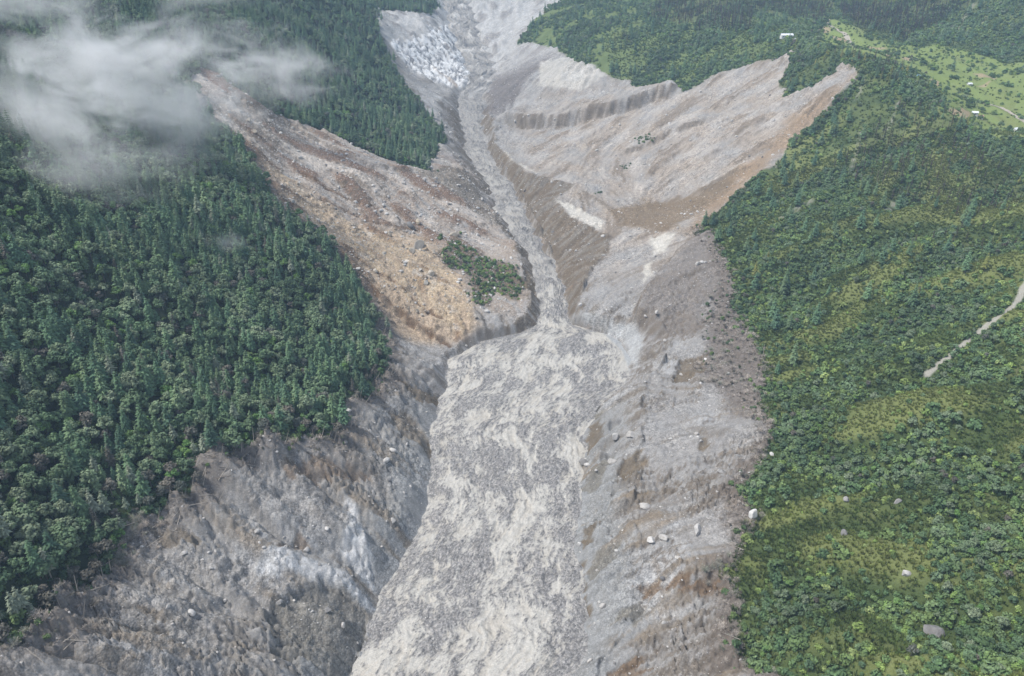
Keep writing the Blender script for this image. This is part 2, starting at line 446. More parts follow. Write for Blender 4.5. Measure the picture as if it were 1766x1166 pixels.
bare = 1 - VEG
off = sstep(2, 30, dFlow)
steepw = sstep(0.12, 0.45, gm)
GZ = GZ + off * (3.0 * N90 + 2.2 * N30 * (0.4 + 0.6 * steepw)) + sstep(1, 14, dFlow) * (0.9 * N8)
near = sstep(700, 300, GY)
BIL = np.minimum(np.abs(LICb + 0.35 * N8), 1.5)
FIN = 0.7 + 0.9 * sstep(-0.3, 0.4, fbm(GX / 70, GY / 70, 33, 2))
GZ = GZ + sstep(0, 14, dFlow) * bare * (0.25 + 0.75 * steepw) * ((2.2 + 2.2 * near) * FIN * BIL + 0.30 * np.clip(LICs, -2, 2))
GZ = GZ + sstep(2, 20, dFlow) * bare * near * 5.0 * np.abs(fbm(GX / 34 + .4 * N30, GY / 26, 37, 2))
LICv = lic(perlin(GX / 45 + 0.5 * N90, GY / 45, 47) + .4 * perlin(GX / 18, GY / 18, 48), 12.0, 5); LICv /= LICv.std()
GZ = GZ + sstep(0, 25, dFlow) * VEG * (1.4 * np.clip(LICb, -1.6, 1.6) + np.where(GX > 0, 5.5 * sstep(760, 620, GY) + 0.5, 3.5) * np.clip(LICv, -1.7, 1.7) * sstep(0, 40, np.maximum(sdL, sdR)))

def scarp(px, ref, dz, w, R):
    global GZ
    line = px2w(px); rf = px2w([ref])[0]
    m = (GX > line[:, 0].min() - R) & (GX < line[:, 0].max() + R) & (GY > line[:, 1].min() - R) & (GY < line[:, 1].max() + R)
    d, sg, arc, L = seg_dist(GX[m], GY[m], line)
    s0 = seg_dist(np.array([rf[0]]), np.array([rf[1]]), line)[1][0]
    q = d * sg * s0 + 3.0 * N8[m] + 3 * N30[m]
    e = np.clip(np.minimum(arc, L - arc) / 18.0, 0, 1)
    GZ[m] += dz * e * sstep(-w, w, q) * sstep(R, w * 2, q) - 0.35 * dz * e * sstep(w, -w, q) * sstep(-R * 0.5, -w, q)
    return m, q, e
scarp([(855, 207), (900, 216), (960, 216), (1010, 205), (1080, 188), (1130, 170), (1178, 158)], (1000, 150), 13, 3, 90)
scarp([(545, 415), (600, 462), (650, 512), (700, 556), (770, 594)], (720, 500), 5, 2, 45)
scarp([(1092, 580), (1100, 530), (1130, 480), (1180, 430), (1245, 395)], (1200, 480), 7, 3, 60)
scarp([(480, 200), (560, 250), (640, 290), (735, 300)], (640, 240), 3, 2, 40)
scarp([(1400, 105), (1440, 118), (1478, 122), (1530, 150), (1580, 185)], (1500, 100), 2, 3, 25)
scarp([(480, 850), (485, 800), (530, 780)], (450, 790), 3, 2, 25)
scarp([(1060, 270), (1150, 235), (1250, 200)], (1150, 200), 4, 2.5, 40)
scarp([(1440, 560), (1560, 470), (1680, 415), (1766, 390)], (1700, 460), 5, 4, 60)
SCM = []
for poly, dp, kind in SCOOPS:
    sd_ = signed_zone(poly, 14) + 3.0 * N8 + 3.5 * N30 + 0.8 * N3 + 0.9 * LICs
    mk = sstep(-0.4, 0.9, sd_) * (0.45 + 0.55 * sstep(14, 2, sd_))
    GZ = GZ - dp * 0.75 * mk + mk * (0.35 * LICs + 0.2 * LICf)
    SCM.append((sstep(-1.0, 1.5, sd_ + 0.8 * LICf), kind))
sdSlab = signed_zone(Z_SLAB, 40) + 8 * N30 + 6 * N8
SLAB = sstep(-3, 6, sdSlab)
crk = fbm(GX / 14 + 0.6 * LICb, GY / 26, 71, 4, 0.6, True)
GZ = GZ + SLAB * (5.0 * crk + 1.5 * LICs)
GZ = GZ + sstep(1230, 1350, GY) * sstep(0, 20, dFlow) * bare * (1 - SLAB) * 6.0 * fbm(GX / 24, GY / 40, 77, 4, 0.6)
OUT = np.maximum(sstep(-1, 3, signed_zone(Z_OUTCROP, 15) + 3 * N8), sstep(-1, 3, signed_zone(Z_OUTCROP2, 15) + 4 * N8))
crk2 = fbm(GX / 5, GY / 7, 75, 4, 0.6, True)
GZ = GZ + OUT * 1.6 * crk2
RG = fbm(GX / 7, GY / 7, 85, 4, 0.6, True)
patch = sstep(-0.35, 0.35, fbm(GX / 45, GY / 45, 87, 3))
GZ = GZ + sstep(0, 6, dFlow) * bare * (1 - 0.45 * near) * (0.35 * N3 + (0.2 + 0.8 * patch) * 0.85 * RG)
# small broken ledges and slump edges in the scoured ground
ST = np.zeros(GX.shape)
for sc_, am, sd0, wd in ((38, 3.2, 501, .035), (22, 2.0, 511, .045), (13, 1.2, 521, .06)):
    q_ = fbm(GX / sc_ + 0.25 * N8, GY / sc_ + 0.15 * LICs, sd0, 4, 0.55)
    for lv in (-0.22, 0.05, 0.30):
        ST += am * (sstep(lv - wd, lv + wd, q_) - sstep(lv - 0.25, lv + 0.25, q_)) * (sstep(-.2, .3, fbm(GX / 60, GY / 60, sd0 + 7, 2)))
GZ = GZ + ST * bare * sstep(1, 10, dFlow) * sstep(1300, 1000, GY) * (0.8 + 0.8 * near)
# the flow bed stays below the mud
GZ = np.where(dFlow < 0, zr(GY) - np.minimum(-dFlow * 0.5, 2.5), GZ)
print('relief', time.time() - T0)

# ------------------------------------------------------------------ ground colours (albedo)
def mixc(C, colr, m):
    m = np.clip(m, 0, 1)[..., None]
    return C * (1 - m) + np.array(colr) * m
Zx1, Zy1 = gradient(GZ)
slope = np.sqrt(Zx1 ** 2 + Zy1 ** 2)
C = np.ones(GX.shape + (3,)) * np.array((0.262, 0.253, 0.243))
C = mixc(C, (0.185, 0.170, 0.152), 0.75 * sstep(-0.1, 0.55, N30 + 0.35 * LICs * 0.5))
C = mixc(C, (0.315, 0.312, 0.308), 0.8 * sstep(0.0, 0.5, fbm(GX / 50, GY / 50, 91, 4) + 0.15 * LICb))
warm = sstep(560, 700, GY) * sstep(-40, 60, GX) * sstep(1250, 1000, GY)
C = mixc(C, (0.300, 0.260, 0.220), 0.92 * warm * sstep(-0.7, 0.5, N30 + 0.4 * LICb * 0.4))
C = mixc(C, (0.19, 0.16, 0.13), 0.75 * warm * sstep(0.75, 1.5, LICb + 0.5 * LICs + 0.6 * N30))
C = mixc(C, (0.37, 0.34, 0.31), 0.6 * warm * sstep(0.6, 1.5, -LICb + 0.5 * LICs + 0.6 * N30))
wslide = sstep(555, 590, GY) * sstep(960, 820, GY) * sstep(0, -25, GX - XL(GY)) * bare
C = mixc(C, (0.305, 0.252, 0.205), 0.8 * wslide * sstep(-0.9, 0.3, N30 + 0.3 * LICs))
tan = sstep(-6, 10, signed_zone(Z_TAN, 30) + 8 * N30 + 4 * N8)
C = mixc(C, (0.33, 0.262, 0.192), 0.85 * tan)
C = mixc(C, (0.17, 0.115, 0.075), 0.85 * tan * sstep(0.25, 1.1, LICb + 0.8 * N8))
lobe = sstep(-3, 8, signed_zone(Z_LOBE, 30) + 6 * N30)
C = mixc(C, (0.385, 0.315, 0.228), 0.85 * lobe * sstep(-0.6, 0.5, N8 + 0.5 * LICs + 0.5 * N30))
C = mixc(C, (0.44, 0.42, 0.39), 0.75 * lobe * sstep(0.15, 0.6, fbm(GX / 11, GY / 11, 95, 4) + 0.25 * LICb))
C = mixc(C, (0.30, 0.225, 0.145), 0.6 * lobe * sstep(0.5, 1.2, LICb + N8))
C = mixc(C, (0.17, 0.085, 0.05), sstep(-2, 5, signed_zone(Z_HEAD, 20) + 5 * N8) * 0.9)
upl = sstep(640, 700, GY) * sstep(950, 800, GY) * sstep(20, -40, GX) * bare
C = mixc(C, (0.165, 0.112, 0.08), 0.85 * upl * sstep(0.1, 0.9, LICb * 0.8 + N8 + 0.5 * N30))
C = mixc(C, (0.40, 0.365, 0.33), 0.75 * upl * sstep(0.2, 0.9, -LICb * 0.6 + N30))
C = mixc(C, (0.185, 0.145, 0.102), 0.92 * sstep(-6, 8, signed_zone(Z_FANBROWN, 30) + 10 * N30 + 4 * LICs * .5))
C = mixc(C, (0.255, 0.195, 0.138), 0.88 * sstep(-12, 8, signed_zone(Z_SCARBROWN, 30) + 8 * N30 + 2 * LICs))
C = mixc(C, (0.13, 0.105, 0.075), 0.85 * sstep(-3, 4, signed_zone(ISLAND, 15) + 4 * N8))
C = mixc(C, (0.185, 0.165, 0.148), 0.8 * sstep(-6, 8, signed_zone(Z_RSLOPE, 30) + 6 * N30 + 3 * LICs))
for p_, w_ in (([(470, 320), (545, 412), (600, 460), (650, 510), (700, 554), (775, 598)], 3.2), ([(480, 330), (560, 345), (640, 385), (720, 396)], 3.0), ([(520, 300), (600, 345), (690, 370)], 2.6), ([(600, 440), (680, 490), (760, 560)], 2.0)):
    ln_ = px2w(p_)
    m_ = (GX > ln_[:, 0].min() - 15) & (GX < ln_[:, 0].max() + 15) & (GY > ln_[:, 1].min() - 15) & (GY < ln_[:, 1].max() + 15)
    q_ = np.zeros(GX.shape); q_[m_] = sstep(w_, w_ * .3, seg_dist(GX[m_], GY[m_], ln_)[0] + 3.5 * N8[m_] + 3 * N30[m_])
    C = mixc(C, (0.135, 0.092, 0.06), 0.85 * q_)
    GZ = GZ - 1.6 * q_
# undercut channel banks show brown soil
bank = sstep(26, 10, dFlow) * sstep(0, 2, dFlow) * sstep(0.45, 0.65, slope) * sstep(530, 580, GY) * sstep(1250, 1050, GY)
C = mixc(C, (0.165, 0.14, 0.11), 0.85 * bank * sstep(-1.6, 0.3, LICs + 1.5 * N30))
bank2 = sstep(0.6, 1.0, slope) * bare * sstep(1300, 1100, GY)
C = mixc(C, (0.155, 0.130, 0.104), (0.75 - 0.45 * near * sstep(0, -40, GX)) * bank2 * sstep(-0.9, 0.4, 0.6 * LICs + N30))
bkr = sstep(-1.5, 1.5, signed_zone(BANKR, 20) + 1.5 * N8)
C = mixc(C, (0.150, 0.122, 0.092), 0.95 * bkr)
C = mixc(C, (0.205, 0.190, 0.170), 0.75 * bkr * sstep(-0.3, 0.9, LICs + 1.2 * N30))
C = mixc(C, (0.24, 0.14, 0.07), 0.6 * bkr * sstep(0.3, 0.8, N30 + 0.3 * LICs) * sstep(700, 600, GY))
C = mixc(C, (0.150, 0.135, 0.128), 0.85 * sstep(-8, 8, signed_zone(Z_BANKU, 40) + 8 * N30 + 4 * LICs))
C = mixc(C, (0.175, 0.155, 0.130), 0.8 * sstep(-4, 6, signed_zone(Z_BANKL, 30) + 6 * N30 + 2 * LICs))
# lower banks: blue-grey silt skin with brown wash lines
low = sstep(470, 400, GY) * bare
C = mixc(C, (0.245, 0.250, 0.250), 0.75 * low * sstep(40, 10, dFlow + 14 * N30) )
C = mixc(C, (0.21, 0.185, 0.155), 0.7 * low * sstep(0.6, 1.5, LICb + 0.5 * LICs))
C = mixc(C, (0.20, 0.16, 0.115), 0.5 * low * sstep(1.5, 2.3, LICb + 0.6 * LICs + N30))
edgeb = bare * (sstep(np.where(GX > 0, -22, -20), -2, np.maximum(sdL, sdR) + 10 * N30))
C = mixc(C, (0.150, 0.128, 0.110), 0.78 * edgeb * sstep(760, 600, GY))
BRUSH = sstep(-6, 8, signed_zone(Z_BRUSH, 30) + 8 * N30 + 4 * N8)
C = mixc(C, (0.155, 0.135, 0.12), 0.85 * BRUSH * bare)
for mk, kind in SCM:
    C = mixc(C, ((0.150, 0.122, 0.088), (0.175, 0.165, 0.145), (0.165, 0.122, 0.085))[kind], 0.95 * mk * (0.85 + 0.15 * np.clip(LICf, -1, 1)))
for k, q in enumerate(Z_SILT):
    C = mixc(C, (0.34, 0.345, 0.345) if k == 1 else (0.46, 0.44, 0.40), (0.5 if k == 5 else 0.8) * sstep(-2, 3, signed_zone(q, 20) + 4 * N8 + 3 * N30))
C = mixc(C, (0.56, 0.56, 0.555), 0.95 * SLAB * sstep(-0.5, -0.05, crk + 0.1 * N8))
fr_ = np.abs(fbm(GX / 9 + 0.5 * N8, GY / 30, 97, 3)); fr2 = np.abs(fbm(GX / 40, GY / 13, 98, 3))
C = mixc(C, (0.13, 0.13, 0.14), 0.9 * SLAB * np.maximum(sstep(0.10, 0.03, fr_), 0.9 * sstep(0.07, 0.02, fr2)))
C = mixc(C, (0.24, 0.235, 0.23), 0.75 * SLAB * sstep(0.25, -0.15, crk + 0.4 * N30))
GZ = GZ - SLAB * 2.5 * sstep(0.10, 0.03, fr_)
C = mixc(C, (0.30, 0.21, 0.13), 0.4 * SLAB * sstep(1.2, 1.8, LICb))
C = mixc(C, (0.47, 0.475, 0.48), 0.75 * OUT * sstep(-0.3, 0.3, crk2))
C = mixc(C, (0.24, 0.28, 0.31), 0.6 * OUT * sstep(0.2, 0.6, N8))
upper = sstep(1230, 1330, GY) * bare
C = mixc(C, (0.40, 0.395, 0.385), 0.6 * upper * (1 - SLAB))
C = mixc(C, (0.22, 0.205, 0.195), 0.7 * upper * (1 - SLAB) * sstep(0.5, 1.3, LICb + N30))  # dark patches: shade of the basin's pits put into the ground colour
C = C * (1 + 0.05 * np.clip(LICf, -2, 2) * bare + 0.16 * N3 * bare + 0.10 * RG * bare)[..., None]
C = 0.262 * (np.clip(C, 0.02, 1) / 0.27) ** 1.2
nl = low * sstep(-30, -60, GX)
C = C * (1 - 0.2 * nl[..., None]) + 0.2 * nl[..., None] * np.array((0.30, 0.292, 0.28))
# vegetated ground
gr = fbm(GX / 22, GY / 22, 101, 4)
Gc = np.ones_like(C) * np.array((0.050, 0.075, 0.028))
Gc = mixc(Gc, (0.075, 0.098, 0.030), sstep(-0.3, 0.35, gr))
Gc = mixc(Gc, (0.125, 0.135, 0.060), sstep(0.15, 0.7, gr + 0.4 * N8))
Gc = mixc(Gc, (0.115, 0.145, 0.055), 0.75 * sstep(520, 640, GY) * sstep(-.5, .3, gr + .5 * N8))
hillg = sstep(1000, 1100, GY) * sstep(420, 330, GX)
Gc = mixc(Gc, (0.135, 0.175, 0.065), 0.7 * hillg)
BURN = np.maximum.reduce([sstep(-10, 10, signed_zone(q, 30) + 12 * N30) for q in Z_BURN])
Gc = mixc(Gc, (0.115, 0.135, 0.055), 0.6 * BURN)
FIELD = sstep(-6, 6, signed_zone(FIELDS, 40) + 8 * N30)
Gc = mixc(Gc, (0.185, 0.235, 0.075), 0.95 * FIELD)
Gc = mixc(Gc, (0.205, 0.215, 0.095), 0.6 * FIELD * sstep(0.0, 0.6, N30))
spur = sstep(0.1, 1.0, LICv + 0.5 * N30) * sstep(1000, 800, GY)
Gc = mixc(Gc, (0.175, 0.195, 0.070), 0.8 * spur)
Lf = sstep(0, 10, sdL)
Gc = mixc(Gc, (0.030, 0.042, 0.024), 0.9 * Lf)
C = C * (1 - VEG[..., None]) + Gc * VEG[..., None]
# bare field plots, gullies and the stony track on the green side
BARE_PLOTS = [[(1410, 46), (1428, 46), (1432, 54), (1412, 54)], [(1435, 62), (1462, 64), (1462, 72), (1440, 71)], [(1510, 86), (1540, 99), (1534, 101), (1508, 90)],
              [(1588, 135), (1612, 134), (1622, 143), (1604, 148), (1590, 146)], [(1637, 186), (1672, 196), (1674, 202), (1640, 193)],
              [(1680, 128), (1720, 130), (1716, 134), (1690, 135)], [(1684, 151), (1708, 144), (1700, 152)], [(1548, 96), (1580, 104), (1560, 106)], [(1470, 78), (1530, 82), (1520, 86)]]
for p in BARE_PLOTS:
    C = mixc(C, (0.33, 0.255, 0.165), 0.9 * sstep(-2.0, 1.5, signed_zone(zone(p), 12) + 1.5 * N8))
def line_mask(px, w, nz=3.0):
    line = px2w(px)
    R = w * 3 + 12
    m = (GX > line[:, 0].min() - R) & (GX < line[:, 0].max() + R) & (GY > line[:, 1].min() - R) & (GY < line[:, 1].max() + R)
    out = np.zeros(GX.shape)
    out[m] = sstep(w, w * 0.4, seg_dist(GX[m], GY[m], line)[0] + nz * N8[m])
    return out
TRACK = line_mask([(1600, 640), (1640, 612), (1668, 592), (1700, 570), (1730, 548), (1756, 520), (1775, 480)], 2.6, 2.0)
C = mixc(C, (0.36, 0.34, 0.30), 0.85 * TRACK)
GULLY = np.maximum.reduce([line_mask(p, w, 3) for p, w in (
    ([(1485, 225), (1478, 260), (1468, 290)], 3.0), ([(1550, 175), (1535, 215), (1520, 240)], 2.5), ([(1345, 378), (1375, 362), (1400, 350)], 3.5),
    ([(1530, 368), (1545, 345)], 5.0), ([(1650, 55), (1663, 30), (1680, 5)], 5.0), ([(1690, 45), (1700, 30)], 5.0), ([(1490, 130), (1484, 160), (1470, 180)], 3.0))])
C = mixc(C, (0.30, 0.28, 0.25), 0.6 * GULLY * sstep(-.3, .3, N8 + N3))
print('colour', time.time() - T0)

# ------------------------------------------------------------------ mesh + material helpers
def new_mesh(name, V, F, mat=None, smooth=False):
    V = np.asarray(V, np.float32); F = np.asarray(F, np.int32)
    k = F.shape[1]
    me = bpy.data.meshes.new(name)
    me.vertices.add(len(V)); me.vertices.foreach_set('co', V.ravel())
    me.loops.add(F.size); me.loops.foreach_set('vertex_index', F.ravel())
    me.polygons.add(len(F)); me.polygons.foreach_set('loop_start', np.arange(0, F.size, k, dtype=np.int32))
    if smooth:
        me.polygons.foreach_set('use_smooth', np.ones(len(F), bool))
    me.update(calc_edges=True)
    if mat:
        me.materials.append(mat)
    return me
def grid_faces(nr, nc):
    idx = np.arange(nr * nc).reshape(nr, nc)
    return np.column_stack([idx[:-1, :-1].ravel(), idx[:-1, 1:].ravel(), idx[1:, 1:].ravel(), idx[1:, :-1].ravel()])
def add(name, me, parent=None, loc=(0, 0, 0), rot=None, scale=None):
    o = bpy.data.objects.new(name, me)
    o.location = loc
    if rot is not None: o.rotation_euler = rot
    if scale is not None: o.scale = scale if hasattr(scale, '__len__') else (scale,) * 3
    if parent: o.parent = parent
    col.objects.link(o)
    return o
def tag(o, label=None, cat=None, group=None, kind=None):
    for k, v in (('label', label), ('category', cat), ('group', group), ('kind', kind)):
        if v: o[k] = v
    return o

def ground_material(name, fine=1.3, bump=0.5, lo=0.72, hi=1.28, rough=0.95, spec=0.2, wet=False):
    m = bpy.data.materials.new(name); m.use_nodes = True
    n, l = m.node_tree.nodes, m.node_tree.links
    b = n['Principled BSDF']
    b.inputs['Roughness'].default_value = rough
    b.inputs['Specular IOR Level'].default_value = spec
    at = n.new('ShaderNodeAttribute'); at.attribute_name = 'Col'
    tc = n.new('ShaderNodeTexCoord')
    nz = n.new('ShaderNodeTexNoise'); nz.inputs['Scale'].default_value = fine; nz.inputs['Detail'].default_value = 5; nz.inputs['Roughness'].default_value = 0.7
    l.new(tc.outputs['Object'], nz.inputs['Vector'])
    mr = n.new('ShaderNodeMapRange'); mr.inputs[1].default_value = 0.3; mr.inputs[2].default_value = 0.7
    mr.inputs[3].default_value = lo; mr.inputs[4].default_value = hi
    l.new(nz.outputs['Fac'], mr.inputs[0])
    mu = n.new('ShaderNodeVectorMath'); mu.operation = 'SCALE'
    rb = n.new('ShaderNodeAttribute'); rb.attribute_name = 'rubble'
    if wet:
        rr = n.new('ShaderNodeMapRange'); rr.inputs[3].default_value = 0.42; rr.inputs[4].default_value = 0.9
        l.new(rb.outputs['Fac'], rr.inputs[0]); l.new(rr.outputs[0], b.inputs['Roughness'])
    fac = mr.outputs[0]; hsrc = nz.outputs['Fac']
    for scl, lo2, hi2 in ((0.42, .84, 1.18), (1.15, .74, 1.34)):
        vo = n.new('ShaderNodeTexVoronoi'); vo.inputs['Scale'].default_value = scl
        l.new(tc.outputs['Object'], vo.inputs['Vector'])
        sp = n.new('ShaderNodeSeparateColor'); l.new(vo.outputs['Color'], sp.inputs[0])
        r2 = n.new('ShaderNodeMapRange'); r2.inputs[3].default_value = lo2; r2.inputs[4].default_value = hi2
        l.new(sp.outputs[0], r2.inputs[0])
        mxf = n.new('ShaderNodeMix'); mxf.inputs[2].default_value = 1.0
        l.new(rb.outputs['Fac'], mxf.inputs[0]); l.new(r2.outputs[0], mxf.inputs[3])
        mq = n.new('ShaderNodeMath'); mq.operation = 'MULTIPLY'; l.new(fac, mq.inputs[0]); l.new(mxf.outputs[0], mq.inputs[1]); fac = mq.outputs[0]
        hq = n.new('ShaderNodeMath'); hq.operation = 'MULTIPLY'; l.new(vo.outputs['Distance'], hq.inputs[0]); l.new(rb.outputs['Fac'], hq.inputs[1])
        hs = n.new('ShaderNodeMath'); hs.operation = 'SUBTRACT'; l.new(hsrc, hs.inputs[0]); l.new(hq.outputs[0], hs.inputs[1]); hsrc = hs.outputs[0]
    l.new(at.outputs['Color'], mu.inputs[0]); l.new(fac, mu.inputs['Scale'])
    l.new(mu.outputs[0], b.inputs['Base Color'])
    bp = n.new('ShaderNodeBump'); bp.inputs['Strength'].default_value = bump; bp.inputs['Distance'].default_value = 0.6
    l.new(hsrc, bp.inputs['Height']); l.new(bp.outputs[0], b.inputs['Normal'])
    return m

def set_col(me, C, rub):
    a = me.attributes.new('rubble', 'FLOAT', 'POINT'); a.data.foreach_set('value', np.clip(rub, 0, 1).astype(np.float32).ravel())
    a = me.attributes.new('Col', 'FLOAT_COLOR', 'POINT')
    rgba = np.ones((C.size // 3, 4), np.float32); rgba[:, :3] = np.clip(C.reshape(-1, 3), 0.01, 0.9)
    a.data.foreach_set('color', rgba.ravel())

# ------------------------------------------------------------------ terrain
me = new_mesh('terrain', np.column_stack([GX.ravel(), GY.ravel(), GZ.ravel()]), grid_faces(NR, NC), ground_material('valley_ground'), True)
set_col(me, C, np.maximum(bare * (0.25 + 0.75 * patch) * (1 - 0.5 * near * (1 - patch)), np.maximum(tan, upl)))
tag(add('terrain', me), kind='structure')

def zat(X, Y):
    return lookup(GZ, X, Y)

# ------------------------------------------------------------------ debris flow (mud and stones filling the valley floor)
FR, FC = 900, 200
fy = 112.0 * np.exp(np.linspace(0, math.log(2000 / 112.0), FR))
FY = fy[:, None] * np.ones((1, FC))
ft = np.linspace(0, 1, FC)[None, :]
padw = 1.5
FXl, FXr = XL(FY) - padw, XR(FY) + padw
wob = 1.4 * fbm(FY / 13.0, np.zeros_like(FY) + 3.3, 5, 3)
FXx = FXl + (FXr - FXl) * ft
edge = np.minimum(FXx - FXl, FXr - FXx)
# stretch the pattern along the flow
cxm = 0.5 * (FXl + FXr)
ua = (FXx - cxm); va = FY
w1 = fbm(ua / 26, va / 46, 201, 4); w2 = fbm(ua / 26 + 9, va / 46 + 4, 211, 4)
big = fbm((ua + 16 * w1) / 12, (va + 22 * w2) / 21, 221, 5, 0.6)
chn = fbm((ua + 20 * w2) / 9, (va + 22 * w1) / 24, 231, 4, 0.55, True)
det = fbm(ua / 2.3, va / 3.0, 241, 3, 0.6)
spk = fbm(ua / 0.9, va / 1.2, 251, 2, 0.7)
FZ = zr(FY) + 0.4 + 1.5 * sstep(0, 25, edge) + sstep(0, 8, edge) * (1.7 * big + 1.3 * chn + 0.65 * det + 0.3 * spk)
rap = sstep(560, 640, FY)
FZ += rap * sstep(0, 6, edge) * (5.0 * sstep(1150, 1260, FY) * fbm(ua / 16 + w1, va / 34, 291, 4) + 2.2 * chn * (0.5 + fbm(ua / 20, va / 30, 281, 2)) + 1.6 * fbm(ua / 7, va / 9, 283, 3) + 0.5 * det)
me = new_mesh('debris_flow', np.column_stack([FXx.ravel(), FY.ravel(), FZ.ravel()]), grid_faces(FR, FC), ground_material('mud_and_stones', 1.6, 0.6, 0.75, 1.25, 0.85, 0.35, True), True)
fil = fbm((ua + 14 * w1) / 5.5, (va + 18 * w2) / 17, 261, 4, 0.6)
lg = fbm((ua + 20 * w2) / 30, (va + 30 * w1) / 55, 271, 3)
stony = sstep(-0.20, 0.22, big * 0.75 + 0.6 * fil + 0.75 * lg + 0.40 * det + 0.25 * spk + 0.03)
FCc = np.ones(FXx.shape + (3,)) * np.array((0.44, 0.41, 0.36))
FCc = mixc(FCc, (0.46, 0.44, 0.40), 0.9 * sstep(0.1, 0.6, chn + 0.5 * det))
FCc = mixc(FCc, (0.29, 0.265, 0.23), 0.7 * sstep(0.0, 0.45, det - 0.4 * chn))
FCc = mixc(FCc, (0.215, 0.207, 0.200), 0.9 * stony)
FCc = mixc(FCc, (0.145, 0.142, 0.143), stony * sstep(0.0, 0.4, spk + 0.5 * det))
FCc = mixc(FCc, (0.36, 0.34, 0.32), 0.9 * stony * sstep(-0.1, -0.45, spk + 0.3 * det))
sil = sstep(-1, 2, poly_sd(FXx, FY, zone([(1020, 565), (1070, 556), (1115, 590), (1092, 650), (1070, 610), (1040, 580)])) + 2 * w1)
FCc = mixc(FCc, (0.33, 0.34, 0.345), 0.85 * sil)
upc = sstep(560, 700, FY) * 0.55 + sstep(950, 1200, FY) * 0.3
FCc = mixc(FCc, (0.25, 0.238, 0.225), upc)
FCc = mixc(FCc, (0.16, 0.152, 0.145), 0.8 * rap * sstep(0.05, 0.4, fbm(ua / 9, va / 13, 285, 4)))
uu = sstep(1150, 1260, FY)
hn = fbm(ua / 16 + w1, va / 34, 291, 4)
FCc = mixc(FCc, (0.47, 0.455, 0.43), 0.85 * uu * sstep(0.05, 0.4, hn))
FCc = mixc(FCc, (0.12, 0.118, 0.118), 0.85 * uu * sstep(-0.12, -0.4, hn))  # hollows between the mud mounds painted dark, as if in shade
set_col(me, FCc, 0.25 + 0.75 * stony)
tag(add('debris_flow', me), kind='structure')
print('flow', time.time() - T0)

# ------------------------------------------------------------------ plant and stone materials
def leaf_material(name, cols, rough=0.75, detail=6.0, trans=0.0):
    """foliage: hue drifts from plant to plant and from clump to clump"""
    m = bpy.data.materials.new(name); m.use_nodes = True
    n, l = m.node_tree.nodes, m.node_tree.links
    b = n['Principled BSDF']
    b.inputs['Roughness'].default_value = rough
    b.inputs['Specular IOR Level'].default_value = 0.25
    oi = n.new('ShaderNodeObjectInfo')
    cr = n.new('ShaderNodeValToRGB')
    el = cr.color_ramp.elements
    while len(el) < len(cols): el.new(0.5)
    for k, c in enumerate(cols):
        el[k].position = k / max(1, len(cols) - 1); el[k].color = (*c, 1)
    geo = n.new('ShaderNodeNewGeometry')
    nz = n.new('ShaderNodeTexNoise'); nz.inputs['Scale'].default_value = 0.8; nz.inputs['Detail'].default_value = 2
    l.new(geo.outputs['Position'], nz.inputs['Vector'])
    mr = n.new('ShaderNodeMapRange'); mr.inputs[1].default_value = 0.3; mr.inputs[2].default_value = 0.7; mr.inputs[3].default_value = 0.72; mr.inputs[4].default_value = 1.3
    l.new(nz.outputs['Fac'], mr.inputs[0])
    mr2 = n.new('ShaderNodeMapRange'); mr2.inputs[3].default_value = 0.8; mr2.inputs[4].default_value = 1.2
    l.new(geo.outputs['Random Per Island'], mr2.inputs[0])
    mm = n.new('ShaderNodeMath'); mm.operation = 'MULTIPLY'
    l.new(mr.outputs[0], mm.inputs[0]); l.new(mr2.outputs[0], mm.inputs[1])
    n2 = n.new('ShaderNodeTexNoise'); n2.inputs['Scale'].default_value = 0.03; n2.inputs['Detail'].default_value = 3
    l.new(geo.outputs['Position'], n2.inputs['Vector'])
    m3 = n.new('ShaderNodeMapRange'); m3.inputs[1].default_value = 0.3; m3.inputs[2].default_value = 0.7; m3.inputs[3].default_value = 0.72; m3.inputs[4].default_value = 1.32
    l.new(n2.outputs['Fac'], m3.inputs[0])
    m4 = n.new('ShaderNodeMath'); m4.operation = 'MULTIPLY'; l.new(mm.outputs[0], m4.inputs[0]); l.new(m3.outputs[0], m4.inputs[1]); mm = m4
    mu = n.new('ShaderNodeVectorMath'); mu.operation = 'SCALE'
    l.new(oi.outputs['Random'], cr.inputs[0]); l.new(cr.outputs[0], mu.inputs[0]); l.new(mm.outputs[0], mu.inputs['Scale'])
    l.new(mu.outputs[0], b.inputs['Base Color'])
    return m
